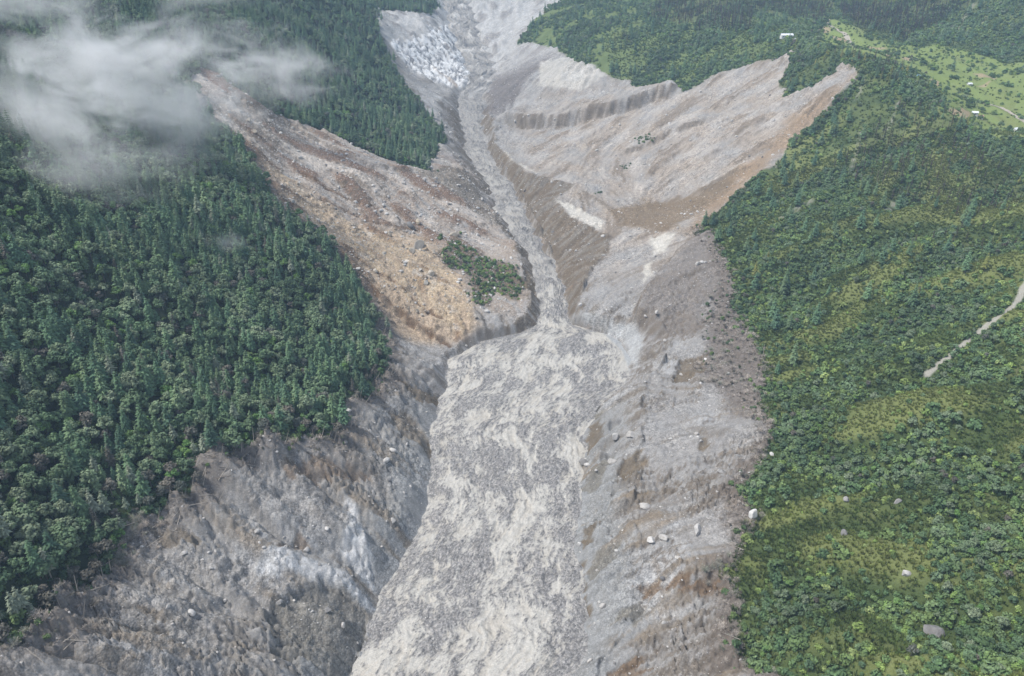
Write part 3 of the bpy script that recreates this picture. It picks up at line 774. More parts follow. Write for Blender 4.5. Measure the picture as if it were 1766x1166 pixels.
def rock_material(name, cols, scale=1.2, bump=0.6):
    m = bpy.data.materials.new(name); m.use_nodes = True
    n, l = m.node_tree.nodes, m.node_tree.links
    b = n['Principled BSDF']
    b.inputs['Roughness'].default_value = 0.9
    b.inputs['Specular IOR Level'].default_value = 0.25
    oi = n.new('ShaderNodeObjectInfo'); cr = n.new('ShaderNodeValToRGB')
    el = cr.color_ramp.elements
    while len(el) < len(cols): el.new(0.5)
    for k, c in enumerate(cols):
        el[k].position = k / max(1, len(cols) - 1); el[k].color = (*c, 1)
    tc = n.new('ShaderNodeTexCoord')
    nz = n.new('ShaderNodeTexNoise'); nz.inputs['Scale'].default_value = scale; nz.inputs['Detail'].default_value = 6; nz.inputs['Roughness'].default_value = 0.65
    l.new(tc.outputs['Object'], nz.inputs['Vector'])
    mr = n.new('ShaderNodeMapRange'); mr.inputs[1].default_value = 0.3; mr.inputs[2].default_value = 0.7; mr.inputs[3].default_value = 0.65; mr.inputs[4].default_value = 1.2
    l.new(nz.outputs['Fac'], mr.inputs[0])
    mu = n.new('ShaderNodeVectorMath'); mu.operation = 'SCALE'
    l.new(oi.outputs['Random'], cr.inputs[0]); l.new(cr.outputs[0], mu.inputs[0]); l.new(mr.outputs[0], mu.inputs['Scale'])
    l.new(mu.outputs[0], b.inputs['Base Color'])
    bp = n.new('ShaderNodeBump'); bp.inputs['Strength'].default_value = bump; bp.inputs['Distance'].default_value = 0.25
    l.new(nz.outputs['Fac'], bp.inputs['Height']); l.new(bp.outputs[0], b.inputs['Normal'])
    return m
def flat_material(name, c, rough=0.8, metal=0.0, var=0.15, scale=2.0):
    m = bpy.data.materials.new(name); m.use_nodes = True
    n, l = m.node_tree.nodes, m.node_tree.links
    b = n['Principled BSDF']
    b.inputs['Roughness'].default_value = rough; b.inputs['Metallic'].default_value = metal
    tc = n.new('ShaderNodeTexCoord'); nz = n.new('ShaderNodeTexNoise'); nz.inputs['Scale'].default_value = scale; nz.inputs['Detail'].default_value = 4
    l.new(tc.outputs['Object'], nz.inputs['Vector'])
    mr = n.new('ShaderNodeMapRange'); mr.inputs[1].default_value = 0.3; mr.inputs[2].default_value = 0.7; mr.inputs[3].default_value = 1 - var; mr.inputs[4].default_value = 1 + var
    l.new(nz.outputs['Fac'], mr.inputs[0])
    mu = n.new('ShaderNodeVectorMath'); mu.operation = 'SCALE'; mu.inputs[0].default_value = c
    l.new(mr.outputs[0], mu.inputs['Scale']); l.new(mu.outputs[0], b.inputs['Base Color'])
    return m

M_BARK = flat_material('bark', (0.10, 0.078, 0.06), 0.9, 0, 0.3)
M_PALEBARK = flat_material('bleached_wood', (0.36, 0.32, 0.27), 0.85, 0, 0.25)
M_GREYWOOD = flat_material('grey_wood', (0.20, 0.17, 0.145), 0.9, 0, 0.3)
M_CHAR = flat_material('charred_wood', (0.035, 0.03, 0.03), 0.9, 0, 0.3)
M_CON = leaf_material('conifer_needles', [(0.071, 0.130, 0.080), (0.096, 0.172, 0.092), (0.121, 0.196, 0.095), (0.157, 0.218, 0.111)])
M_CONY = leaf_material('olive_needles', [(0.131, 0.182, 0.062), (0.192, 0.217, 0.061), (0.260, 0.235, 0.070)])
M_CONG = leaf_material('dusty_needles', [(0.200, 0.244, 0.166), (0.244, 0.270, 0.192), (0.174, 0.217, 0.148)])
M_BRO = leaf_material('dark_leaves', [(0.081, 0.132, 0.070), (0.110, 0.172, 0.084), (0.144, 0.196, 0.108), (0.181, 0.221, 0.136)])
M_BROL = leaf_material('fresh_leaves', [(0.104, 0.200, 0.055), (0.148, 0.244, 0.070), (0.122, 0.209, 0.078)])
M_BROG = leaf_material('greyish_leaves', [(0.120, 0.115, 0.090), (0.150, 0.135, 0.110), (0.110, 0.125, 0.100)])
M_SHR = leaf_material('shrub_leaves', [(0.067, 0.117, 0.052), (0.095, 0.154, 0.062), (0.130, 0.186, 0.062), (0.116, 0.171, 0.096)])
M_SHRL = leaf_material('bright_shrub_leaves', [(0.146, 0.228, 0.064), (0.202, 0.273, 0.074), (0.238, 0.292, 0.109)])
M_TUFT = leaf_material('grass_tufts', [(0.073, 0.112, 0.033), (0.094, 0.135, 0.040), (0.131, 0.160, 0.056), (0.080, 0.122, 0.033)])
M_RUST = leaf_material('scorched_needles', [(0.115, 0.088, 0.082), (0.14, 0.115, 0.105), (0.165, 0.10, 0.06), (0.105, 0.09, 0.09)])
M_TWIG = leaf_material('dry_twigs', [(0.340, 0.295, 0.255), (0.420, 0.370, 0.320), (0.300, 0.260, 0.225), (0.270, 0.280, 0.220)])
M_ROCKW = rock_material('pale_granite', [(0.50, 0.48, 0.455), (0.62, 0.60, 0.57), (0.42, 0.40, 0.375), (0.56, 0.53, 0.49)])
M_ROCKD = rock_material('grey_stone', [(0.22, 0.21, 0.205), (0.30, 0.285, 0.27), (0.17, 0.165, 0.165), (0.36, 0.345, 0.325)])
M_ROCKT = rock_material('ochre_stone', [(0.42, 0.36, 0.28), (0.50, 0.46, 0.40), (0.32, 0.25, 0.18), (0.44, 0.42, 0.38)])

# ------------------------------------------------------------------ plant shapes
class Geo:
    def __init__(s): s.v = []; s.f = []; s.m = []
    def tri(s, a, b, c, m=0):
        k = len(s.v); s.v += [a, b, c]; s.f.append((k, k + 1, k + 2)); s.m.append(m)
    def poly(s, vs, fs, m=0):
        k = len(s.v); s.v += list(vs)
        for f in fs: s.f.append(tuple(i + k for i in f)); s.m.append(m)
    def tube(s, pts, rads, n=5, m=0):
        k = len(s.v)
        for i, (p, r) in enumerate(zip(pts, rads)):
            p = np.array(p, float)
            d = np.array(pts[min(i + 1, len(pts) - 1)], float) - np.array(pts[max(i - 1, 0)], float)
            d /= np.linalg.norm(d) + 1e-9
            a = np.cross(d, (0.3, 0.9, 0.1)); a /= np.linalg.norm(a) + 1e-9
            b = np.cross(d, a)
            for q in range(n):
                t = 2 * math.pi * q / n
                s.v.append(tuple(p + r * (math.cos(t) * a + math.sin(t) * b)))
        for i in range(len(pts) - 1):
            for q in range(n):
                s.f.append((k + i * n + q, k + i * n + (q + 1) % n, k + (i + 1) * n + (q + 1) % n, k + (i + 1) * n + q)); s.m.append(m)
        s.f.append(tuple(k + q for q in range(n))[::-1]); s.m.append(m)
        s.f.append(tuple(k + (len(pts) - 1) * n + q for q in range(n))); s.m.append(m)
    def mesh(s, name, mats):
        me = bpy.data.meshes.new(name)
        me.from_pydata([tuple(map(float, p)) for p in s.v], [], s.f)
        for m in mats: me.materials.append(m)
        me.polygons.foreach_set('material_index', s.m)
        me.update()
        return me
def join_geo(a, b):
    g = Geo(); g.v = list(a.v) + list(b.v)
    k = len(a.v)
    g.f = list(a.f) + [tuple(i + k for i in f) for f in b.f]
    g.m = [0] * len(a.f) + [1] * len(b.f)
    return g

def g_conifer(seed, h=20.0, R=0.17, low=0.16, dens=1.0):
    r = random.Random(seed)
    tr = Geo()
    lean = r.uniform(-.3, .3)
    tr.tube([(0, 0, -2.0), (0, 0, 0), (lean * .5, 0, h * .5), (lean, 0, h * .97)], [.36, .32, .19, .03], 6)
    cr = Geo()
    nt = int(14 * dens)
    for k in range(nt):
        f = k / (nt - 1)
        z = h * (low + (0.985 - low) * f)
        L0 = h * R * (1 - f) ** 0.72 * (0.9 + 0.1 * math.sin(k * 2.3)) + 0.25
        if f < 0.15: L0 *= 0.7 + 2 * f
        nb = max(4, int(round((9 - 4 * f) * dens)))
        a0 = r.uniform(0, 6.28)
        for q in range(nb):
            if r.random() < 0.10: continue
            a = a0 + 6.283 * q / nb + r.uniform(-.25, .25)
            L = L0 * r.uniform(.7, 1.2)
            for da, ll in ((0, 1), (r.uniform(.25, .45), .72), (-r.uniform(.25, .45), .72)):
                c, s_ = math.cos(a + da), math.sin(a + da)
                Lq = L * ll
                w = Lq * 0.20
                zz = z + r.uniform(-.3, .3)
                up = 0.10 * Lq
                p0 = (lean * f, 0, zz)
                mx = (c * .55 * Lq + lean * f, s_ * .55 * Lq, zz + up * .5 - .08 * Lq)
                ml = (mx[0] - s_ * w, mx[1] + c * w, mx[2] - .13 * Lq)
                mr_ = (mx[0] + s_ * w, mx[1] - c * w, mx[2] - .13 * Lq)
                tp = (c * Lq + lean * f, s_ * Lq, zz - .30 * Lq + r.uniform(-.05, .05) * Lq)
                cr.poly([p0, ml, mx, mr_, tp], [(0, 2, 1), (0, 3, 2), (1, 2, 4), (2, 3, 4)])
    return tr, cr

def blob_leaves(g, c, rad, n, r, size, flat=0.85):
    for _ in range(n):
        z = r.uniform(-.55, 1); t = r.uniform(0, 6.283); s_ = math.sqrt(1 - z * z)
        nv = np.array((s_ * math.cos(t), s_ * math.sin(t), z))
        p = np.array(c) + nv * rad * r.uniform(.78, 1.08) * np.array((1, 1, flat))
        nn = nv + np.array((r.gauss(0, .45), r.gauss(0, .45), r.gauss(0, .35) + .25)); nn /= np.linalg.norm(nn)
        a = np.cross(nn, (r.random() - .5, r.random() - .5, r.random())); a /= np.linalg.norm(a) + 1e-9
        b = np.cross(nn, a)
        q = size * r.uniform(.6, 1.25)
        vs = [tuple(p + q * (a * x + b * y) - nn * q * (.25 if abs(x) > .6 else 0)) for x, y in ((-1, -.25), (-.2, -.8), (.85, -.45), (1, .3), (.1, .85), (-.75, .55))]
        g.poly(vs + [tuple(p + nn * q * .15)], [(6, i, (i + 1) % 6) for i in range(6)])
def g_broadleaf(seed, h=12.0, w=4.6, nl=12):
    r = random.Random(seed)
    tr = Geo(); cr = Geo()
    top = (r.uniform(-.6, .6), r.uniform(-.6, .6), h * .5)
    tr.tube([(0, 0, -2.0), (0, 0, 0), (top[0] * .5, top[1] * .5, h * .28), top], [.34, .30, .22, .15], 6)
    for k in range(nl):
        t = 2.4 * k + r.uniform(-.4, .4); rr = w * .68 * math.sqrt((k + .3) / nl)
        c = (rr * math.cos(t), rr * math.sin(t), h * (.80 - .30 * (rr / w) ** 2 * 2) + r.uniform(-.9, .7))
        rad = w * r.uniform(.27, .42)
        if k % 2 == 0:
            tr.tube([top, ((top[0] + c[0]) * .5, (top[1] + c[1]) * .5, (top[2] + c[2]) * .5 - .2), c], [.13, .09, .03], 4)
        blob_leaves(cr, c, rad, 24, r, rad * .36)
        blob_leaves(cr, (c[0], c[1], c[2] - rad * .3), rad * .62, 8, r, rad * .5)
    return tr, cr
def g_shrub(seed, h=2.4, w=1.6, nl=5):
    r = random.Random(seed)
    tr = Geo(); cr = Geo()
    for k in range(nl):
        t = 2.4 * k; rr = w * .6 * math.sqrt(k / nl)
        c = (rr * math.cos(t), rr * math.sin(t), h * (.62 - .25 * (rr / w)) + r.uniform(-.15, .15))
        if k < 3:
            tr.tube([(c[0] * .2, c[1] * .2, -.9), (c[0] * .4, c[1] * .4, h * .2), c], [.07, .06, .02], 4)
        blob_leaves(cr, c, w * r.uniform(.42, .6), 16, r, w * .21)
        blob_leaves(cr, (c[0], c[1], h * .22), w * .5, 6, r, w * .3)
    return tr, cr
def g_tuft(seed):
    r = random.Random(seed); g = Geo()
    for k in range(26):
        t = r.uniform(0, 6.28); rr = r.uniform(0, .55); h = r.uniform(.35, .8)
        c, s_ = math.cos(t), math.sin(t)
        b = np.array((c * rr, s_ * rr, -.15)); e = np.array((c * (rr + .4 * h), s_ * (rr + .4 * h), h))
        w = .16
        g.tri(tuple(b + (-s_ * w, c * w, 0)), tuple(b + (s_ * w, -c * w, 0)), tuple(e))
    return g
def g_burnt(seed, h=17.0, needles=True):
    r = random.Random(seed); tr = Geo(); cr = Geo()
    lean = r.uniform(-.6, .6)
    tr.tube([(0, 0, -2.0), (0, 0, 0), (lean * .5, 0, h * .5), (lean, 0, h)], [.30, .27, .18, .03], 6)
    for k in range(60 if needles else 14):
        f = r.uniform(.25, .98); z = h * f; t = r.uniform(0, 6.28); L = (h * .13) * (1 - f * .75) * r.uniform(.5, 1.2)
        c, s_ = math.cos(t), math.sin(t)
        p0 = (lean * f, 0, z); p1 = (c * L + lean * f, s_ * L, z + L * r.uniform(-.25, .35))
        w = .05
        cr.poly([(p0[0] - s_ * w, p0[1] + c * w, z), (p0[0] + s_ * w, p0[1] - c * w, z), p1, (p0[0], p0[1], z - .12)], [(0, 1, 2), (1, 3, 2), (3, 0, 2)])
        if needles:
            for q in range(3):
                fr = r.uniform(.5, 1.0); m = np.array(p0) + fr * (np.array(p1) - np.array(p0)); ss = r.uniform(.4, .75)
                cr.tri(tuple(m + (-s_ * ss, c * ss, -.1)), tuple(m + (s_ * ss * .8, -c * ss * .8, -.15)), tuple(m + (c * ss * 1.2, s_ * ss * 1.2, r.uniform(-.2, .35))))
    return tr, cr
def g_deadbush(seed, w=1.5):
    r = random.Random(seed); tr = Geo(); cr = Geo()
    tr.tube([(0, 0, -.6), (0, 0, .2), (r.uniform(-.2, .2), r.uniform(-.2, .2), .7)], [.07, .06, .03], 4)
    for k in range(150):
        t = r.uniform(0, 6.28); e = r.uniform(.05, 1.0); L = w * r.uniform(.5, 1.25)
        d = np.array((math.cos(t) * math.cos(e), math.sin(t) * math.cos(e), math.sin(e)))
        b = np.array((r.uniform(-.5, .5) * w * .6, r.uniform(-.5, .5) * w * .6, r.uniform(0, .35)))
        sd_ = np.cross(d, (0, 0, 1)); sd_ /= np.linalg.norm(sd_) + 1e-9
        ww = r.uniform(.02, .045)
        cr.tri(tuple(b - sd_ * ww), tuple(b + sd_ * ww), tuple(b + d * L))
        m = b + d * L * .75
        cr.tri(tuple(m - sd_ * .05), tuple(m + sd_ * .05 + d * .1), tuple(m + d * .4 + sd_ * r.uniform(-.3, .3)))
    return tr, cr
def g_log(seed, L=9.0, roots=False):
    r = random.Random(seed); g = Geo(); br = Geo()
    y = [r.uniform(-.15, .15) for _ in range(5)]
    rad = r.uniform(.16, .24)
    g.tube([(-L / 2 + L * k / 4, y[k], rad * .4 + .05 * r.random()) for k in range(5)], [rad, rad * .9, rad * .75, rad * .55, rad * .25], 6)
    for k in range(7):
        x = r.uniform(-.1, .48) * L; t = r.uniform(.2, 2.9); q = r.uniform(.5, 1.6)
        br.tube([(x, 0, rad * .4), (x + .5 * q, math.cos(t) * q, rad * .4 + math.sin(t) * q * .8)], [.05, .015], 4)
    if roots:
        for k in range(9):
            t = k * .7; q = r.uniform(.5, 1.0)
            br.tube([(-L / 2, y[0], rad * .5), (-L / 2 - .25, y[0] + math.cos(t) * q, max(.02, rad * .5 + math.sin(t) * q))], [.08, .02], 4)
    return g, br
def g_rock(seed, sub=2, ang=0.5):
    import bmesh
    r = random.Random(seed)
    bm = bmesh.new()
    bmesh.ops.create_icosphere(bm, subdivisions=sub, radius=1.0)
    planes = []
    for _ in range(8):
        d = Vector((r.gauss(0, 1), r.gauss(0, 1), r.gauss(0, 1))).normalized()
        planes.append((d, r.uniform(.45, .8)))
    sx, sy, sz = r.uniform(.8, 1.2), r.uniform(.65, 1.0), r.uniform(.55, .85)
    for v in bm.verts:
        for d, q in planes:
            k = v.co.dot(d) - q
            if k > 0: v.co -= d * k * .97
        n = v.co.copy()
        v.co += v.co * 0.03 * math.sin(9 * n.x + seed) * math.cos(8 * n.y + 3 * n.z)
        v.co = Vector((v.co.x * sx, v.co.y * sy, v.co.z * sz))
    g = Geo()
    g.poly([tuple(v.co) for v in bm.verts], [tuple(x.index for x in f.verts) for f in bm.faces])
    bm.free()
    return g

KINDS = {}
def reg(kind, variant, tg, cg, tm, cm, tname='trunk', cname='crown', h=1.0):
    tmesh = tg.mesh(kind + '_' + tname, [tm]) if tg else None
    cmesh = cg.mesh(kind + '_' + cname, [cm])
    jm = (join_geo(tg, cg) if tg else cg).mesh(kind + '_whole', [tm, cm] if tg else [cm])
    shp = [' broad', ' slim', ' bushy'][len([q for q in KINDS.get(kind, []) if q['v'] == variant]) % 3] if kind in ('conifer_tree', 'broadleaf_tree', 'shrub') else ''
    KINDS.setdefault(kind, []).append(dict(shape=shp, v=variant, t=tmesh, c=cmesh, j=jm, tn=tname, cn=cname, h=h))
    return len(KINDS[kind]) - 1
V_CON = [reg('conifer_tree', 'dark blue-green', *g_conifer(s, 20, R), M_BARK, M_CON, h=20) for s, R in ((1, .27), (2, .235), (3, .30))]
V_CONY = [reg('conifer_tree', 'yellowish green', *g_conifer(s, 16, .22, .22, .9), M_BARK, M_CONY, h=16) for s in (4, 5)]
V_CONG = [reg('conifer_tree', 'dusty grey-green', *g_conifer(s, 19, .24, .33, .95), M_PALEBARK, M_CONG, h=19) for s in (6, 7)]
V_CONR = [reg('conifer_tree', 'dying grey-brown', *g_conifer(s, 17, .22, .2, .8), M_GREYWOOD, M_BROG, h=17) for s in (8, 9)]
V_BRO = [reg('broadleaf_tree', 'dark green', *g_broadleaf(s, 12, w), M_BARK, M_BRO, h=12) for s, w in ((11, 4.4), (12, 5.2), (13, 3.8))]
V_BROL = [reg('broadleaf_tree', 'fresh green', *g_broadleaf(s, 11, 4.2), M_BARK, M_BROL, h=11) for s in (14, 15)]
V_BROG = [reg('broadleaf_tree', 'greyish brown', *g_broadleaf(s, 12, 4.0, 10), M_GREYWOOD, M_BROG, h=12) for s in (16, 17)]
V_SHR = [reg('shrub', 'dark green', *g_shrub(s, 2.4, w), M_BARK, M_SHR, 'stem', 'foliage', h=2.4) for s, w in ((21, 1.6), (22, 1.3), (23, 1.9))]
V_SHRL = [reg('shrub', 'bright green', *g_shrub(s, 1.9, 1.5), M_BARK, M_SHRL, 'stem', 'foliage', h=1.9) for s in (24, 25)]
V_BUR = [reg('burnt_tree', 'scorched brown', *g_burnt(s, 16), M_CHAR, M_RUST, 'trunk', 'branches', h=16) for s in (31, 32, 33)]
V_SNAG = [reg('burnt_tree', 'charred black', *g_burnt(s, 14, False), M_CHAR, M_CHAR, 'trunk', 'branches', h=14) for s in (34, 35)]
V_DEAD = [reg('dead_shrub', 'leafless brown', *g_deadbush(s), M_GREYWOOD, M_TWIG, 'stem', 'twigs', h=1.6) for s in (41, 42, 43)]
V_TUFT = [reg('tuft', 'grass', None, g_tuft(s), None, M_TUFT, h=.7) for s in (51, 52)]
M_TUFTB = leaf_material('bright_grass_tufts', [(0.129, 0.162, 0.042), (0.162, 0.190, 0.055), (0.190, 0.207, 0.080), (0.140, 0.179, 0.040)])  # brighter yellow-green grass for the spurs
V_TUFTB = [reg('tuft', 'bright grass', None, g_tuft(s), None, M_TUFTB, h=.7) for s in (53, 54)]
V_ROCK = [reg('stone', 'pale', None, g_rock(s, 1), None, M_ROCKW, h=1) for s in (61, 62, 63)]
V_ROCKD = [reg('stone', 'grey', None, g_rock(s, 1), None, M_ROCKD, h=1) for s in (64, 65)]
V_ROCKT = [reg('stone', 'ochre', None, g_rock(s, 1), None, M_ROCKT, h=1) for s in (66, 67)]
print('protos', time.time() - T0)

# ------------------------------------------------------------------ where everything grows
def jitter(x0, x1, y0, y1, s):
    nx, ny = int((x1 - x0) / s), int((y1 - y0) / s)
    gx, gy = np.meshgrid(np.arange(nx), np.arange(ny))
    X = x0 + (gx + RNG.uniform(0, 1, gx.shape)) * s
    Y = y0 + (gy + RNG.uniform(0, 1, gy.shape)) * s
    return X.ravel(), Y.ravel()
def in_view(X, Y, mg=70, top=14.0):
    z = zat(X, Y)
    px, py, d = project(X, Y, z)
    _, py2, _ = project(X, Y, z + top)
    return (d > 20) & (px > -mg) & (px < IW + mg) & (py2 < IH + mg) & (py > -mg)
def visible(X, Y, top):
    """not hidden behind the ground"""
    z = zat(X, Y) + top
    ok = np.ones(len(X), bool)
    for f in np.linspace(.25, .985, 44):
        ok &= (CAM_H + (z - CAM_H) * f) > zat(X * f, Y * f)
    px, py, d = project(X, Y, z - top * .4)
    return ok & (px > 6) & (px < IW - 6) & (py > 6) & (py < IH - 6)

# surveyed boulders; plants keep clear of them
NAMED = [(1612, 1080, 36, 'grey', 'huge rounded grey boulder standing in grass and shrubs'), (1556, 1008, 17, 'pale', 'pale angular boulder uphill of the huge rounded boulder'),
         (1545, 875, 14, 'grey', 'grey boulder half hidden among thicket trees'), (1457, 873, 13, 'grey', 'weathered grey boulder in low scrub above the pale angular boulder'),
         (1450, 940, 14, 'grey', 'flat grey boulder in dense scrub'), (1297, 898, 24, 'pale', 'pale boulder wedged in brush on the rim of the green slope'),
         (1202, 920, 22, 'pale', 'large smooth cream boulder lying alone on grey rubble'), (1110, 878, 20, 'pale', 'tall white boulder standing on grey rubble bank'),
         (1086, 768, 20, 'pale', 'white boulder beside another over a dark hollow'), (1060, 770, 17, 'pale', 'knobbly boulder next to the white boulder over the dark hollow'),
         (1056, 800, 21, 'pale', 'bright white boulder above the brown scoop in the bank'), (1008, 800, 15, 'grey', 'grey boulder at the edge of the mud flow'),
         (1145, 935, 18, 'pale', 'larger of two pale boulders lying together on rubble'), (1122, 938, 16, 'pale', 'smaller of two pale boulders lying together on rubble'),
         (1166, 984, 12, 'pale', 'small round boulder above the rusty gully'), (1330, 786, 9, 'pale', 'small pale boulder in the brush rim'),
         (446, 934, 13, 'pale', 'pale boulder in brown soil below the forest edge'), (528, 951, 15, 'pale', 'pale boulder above the bluish rock outcrop'),
         (319, 965, 11, 'pale', 'jagged white boulder near snapped trunks'), (334, 1076, 15, 'pale', 'white boulder on a brown wash line'),
         (280, 1105, 11, 'pale', 'small white boulder beside dark slump'), (298, 1071, 10, 'pale', 'white boulder next to the one on the wash line'),
         (389, 1036, 8, 'pale', 'lone small stone block on smooth grey silt'), (679, 913, 14, 'pale', 'pale boulder on blue grey silt slope by the mud'),
         (666, 804, 13, 'pale', 'boulder on the ridge of the scoured bank'), (678, 788, 13, 'pale', 'boulder just above another on the scoured ridge'),
         (721, 430, 22, 'ochre', 'big brown block stranded on the ochre slide'), (710, 440, 14, 'ochre', 'dark block leaning on the big brown block'),
         (736, 436, 10, 'ochre', 'small upright slab beside the big brown block'), (743, 476, 13, 'ochre', 'tan block below the green island on the slide'),
         (735, 491, 10, 'ochre', 'small tan block below the stranded blocks'), (783, 407, 16, 'ochre', 'brown block at the top of the green island'),
         (721, 387, 13, 'ochre', 'squat block in the boulder field above the slide'), (707, 390, 15, 'grey', 'grey block beside the squat block above the slide'),
         (820, 555, 10, 'ochre', 'block at the toe of the ochre slide'), (430, 215, 9, 'ochre', 'bright rock rib below the red scar head'), (440, 235, 8, 'ochre', 'broken rock lump under the bright rib'),
         (1142, 1010, 9, 'grey', 'grey stone block in the rusty gully')]
NB = []
for px_, py_, w_, v_, lb_ in NAMED:
    q = px2w([(px_, py_)])[0]
    NB.append((q[0], q[1], w_ * float(project(q[0], q[1], float(zat(q[:1], q[1:])[0]))[2]) / FPX * .62))
NB = np.array(NB)
PL = {}
def put(kind, variants, X, Y, s, sink=0.0):
    s = s * np.ones(len(X))
    grow = {'conifer_tree': 4.0, 'broadleaf_tree': 4.0, 'shrub': 1.6}.get(kind, .2)
    kp = np.ones(len(X), bool)
    for bx, by, br_ in NB:
        for back in ((0.0, 1.0) if grow > 1 else (0.0,)):                      # clear apron downhill towards the flow as well
            kp &= np.hypot(X - bx, Y - (by - back * br_ * 1.2)) > br_ * (1.1 if grow > 1 else .85) + grow * s * .85
    X, Y, s = X[kp], Y[kp], s[kp]
    n = len(X)
    vi = np.array(variants)[RNG.integers(0, len(variants), n)]
    rz = RNG.uniform(0, 6.283, n)
    PL.setdefault(kind, []).append(np.column_stack([X, Y, zat(X, Y) - sink, s * np.ones(n), rz, vi]))

# -- dense forest on the slope with the slide scar
X, Y = jitter(-760, 40, 130, 1750, 5.3)
k = in_view(X, Y); X, Y = X[k], Y[k]
sL = lookup(sdL, X, Y); k = (sL > 1.0) | ((sL > -7) & (RNG.uniform(0, 1, len(X)) < .14)); X, Y, sL = X[k], Y[k], sL[k]
k = RNG.uniform(0, 1, len(X)) < np.where(Y > 1100, .75, 1.0); X, Y, sL = X[k], Y[k], sL[k]
mixn = fbm(X / 70, Y / 70, 301, 3) + 0.35 * lookup(LICb, X, Y) * .5
pcon = np.clip(0.50 + 0.9 * mixn + 0.25 * sstep(820, 900, Y) * sstep(-420, -300, X) - 0.25 * sstep(120, 260, Y) * sstep(600, 500, Y) * sstep(0.2, -.3, mixn), .08, .95)
u = RNG.uniform(0, 1, len(X)); isc = u < pcon
edge_gr = (sL < 14) & (Y < 330)
u2 = RNG.uniform(0, 1, len(X))
cg = isc & (((u2 < .06)) | (edge_gr & (u2 < .8)) | ((Y < 225) & (u2 < .6)))
sc_c = RNG.uniform(.45, 1.12, len(X)) * (1 + .25 * fbm(X / 35, Y / 35, 303, 2)) * np.where(Y > 850, .85, 1.0)
cr_ = isc & ~cg & (u2 > .60) & ((u2 > .95) | (fbm(X / 30, Y / 30, 307, 2) > .38))
put('conifer_tree', V_CONR, X[cr_], Y[cr_], sc_c[cr_] * .9)
kc = isc & ~cg & ~cr_
put('conifer_tree', V_CON, X[kc], Y[kc], sc_c[kc])
put('conifer_tree', V_CONG, X[cg], Y[cg], sc_c[cg] * .95)
bl = ~isc
bg = bl & ((u2 < .07) | ((sL < 12) & (Y < 480) & (u2 < .45)) | ((u2 < .35) & (fbm(X / 25, Y / 25, 311, 2) > .35)))
bf = bl & ~bg & (u2 > .86)
sc_b = RNG.uniform(.65, 1.25, len(X))
put('broadleaf_tree', V_BRO, X[bl & ~bg & ~bf], Y[bl & ~bg & ~bf], sc_b[bl & ~bg & ~bf])
put('broadleaf_tree', V_BROG, X[bg], Y[bg], sc_b[bg] * .9)
put('broadleaf_tree', V_BROL, X[bf], Y[bf], sc_b[bf] * .8)
# understorey of the forest
X, Y = jitter(-560, 40, 130, 1000, 4.2)
k = in_view(X, Y); X, Y = X[k], Y[k]
sL = lookup(sdL, X, Y); k = (sL > 0); X, Y = X[k], Y[k]
put('shrub', V_SHR, X, Y, RNG.uniform(.8, 1.9, len(X)))

# -- green side: shrubs in drifts, grass between, trees in the gullies and along the crest
def side_density(X, Y):
    return fbm(X / 42, Y / 42, 321, 4) + .5 * fbm(X / 110, Y / 110, 325, 2) - 0.12 * np.clip(lookup(LICb, X, Y), -2, 2) - 0.60 * np.clip(lookup(LICv, X, Y), -1.4, 1.4) * .6
X, Y = jitter(-40, 820, 130, 1750, 2.9)
k = in_view(X, Y); X, Y = X[k], Y[k]
sR = lookup(sdR, X, Y); k = sR > -1; X, Y, sR = X[k], Y[k], sR[k]
fld = lookup(FIELD, X, Y)
blk = np.maximum(lookup(TRACK, X, Y), lookup(GULLY, X, Y))
dn = side_density(X, Y)
bright = sstep(330, 420, X) * sstep(400, 470, Y) * sstep(640, 560, Y)      # bright green spur of low scrub
p = np.clip(.68 + 2.0 * dn - .15 * bright - .25 * lookup(BURN, X, Y), .08, .99) * (1 - fld) + fld * np.clip(.02 + .9 * fbm(X / 25, Y / 25, 331, 3), .0, .5)
p *= (1 - blk) * (1 - .5 * sstep(500, 640, Y) * (dn < .12))
u = RNG.uniform(0, 1, len(X)); k = u < p
X, Y, dn, sR, fld, bright = X[k], Y[k], dn[k], sR[k], fld[k], bright[k]
u = RNG.uniform(0, 1, len(X))
br = u < np.clip(.32 - .6 * dn + .45 * bright + .25 * (fbm(X / 20, Y / 20, 341, 2)), .03, .75)
s = RNG.uniform(.6, 1.0, len(X)) * (1 + RNG.pareto(3.0, len(X)).clip(0, 1.6)) * np.where(Y > 900, 1.25, 1.0)
put('shrub', V_SHRL, X[br], Y[br], s[br] * .8)
put('shrub', V_SHR, X[~br], Y[~br], s[~br])
X, Y = jitter(-40, 820, 130, 1750, 4.8)
k = in_view(X, Y); X, Y = X[k], Y[k]
sR = lookup(sdR, X, Y); k = sR > 2; X, Y, sR = X[k], Y[k], sR[k]
fld = lookup(FIELD, X, Y); blk = np.maximum(lookup(TRACK, X, Y), lookup(GULLY, X, Y)); dn = side_density(X, Y)
lowdark = sstep(215, 260, X) * sstep(200, 240, Y) * sstep(360, 320, Y)
gorge = sstep(1050, 1120, Y) * sstep(420, 330, X)
p = np.clip(.16 + 1.9 * (dn + .02) + .5 * lowdark + .10 * gorge - .30 * lookup(BURN, X, Y), .02, .92) * (1 - .93 * fld) * (1 - blk) * (1 - .6 * sstep(330, 420, X) * sstep(400, 470, Y) * sstep(640, 560, Y))
p *= 1 - .45 * sstep(500, 640, Y)
k = RNG.uniform(0, 1, len(X)) < p
X, Y, dn = X[k], Y[k], dn[k]
u = RNG.uniform(0, 1, len(X))
s = RNG.uniform(.25, .58, len(X)) + .22 * sstep(600, 900, Y) + .15 * sstep(215, 260, X) * sstep(200, 240, Y) * sstep(360, 320, Y)
a = u < .80
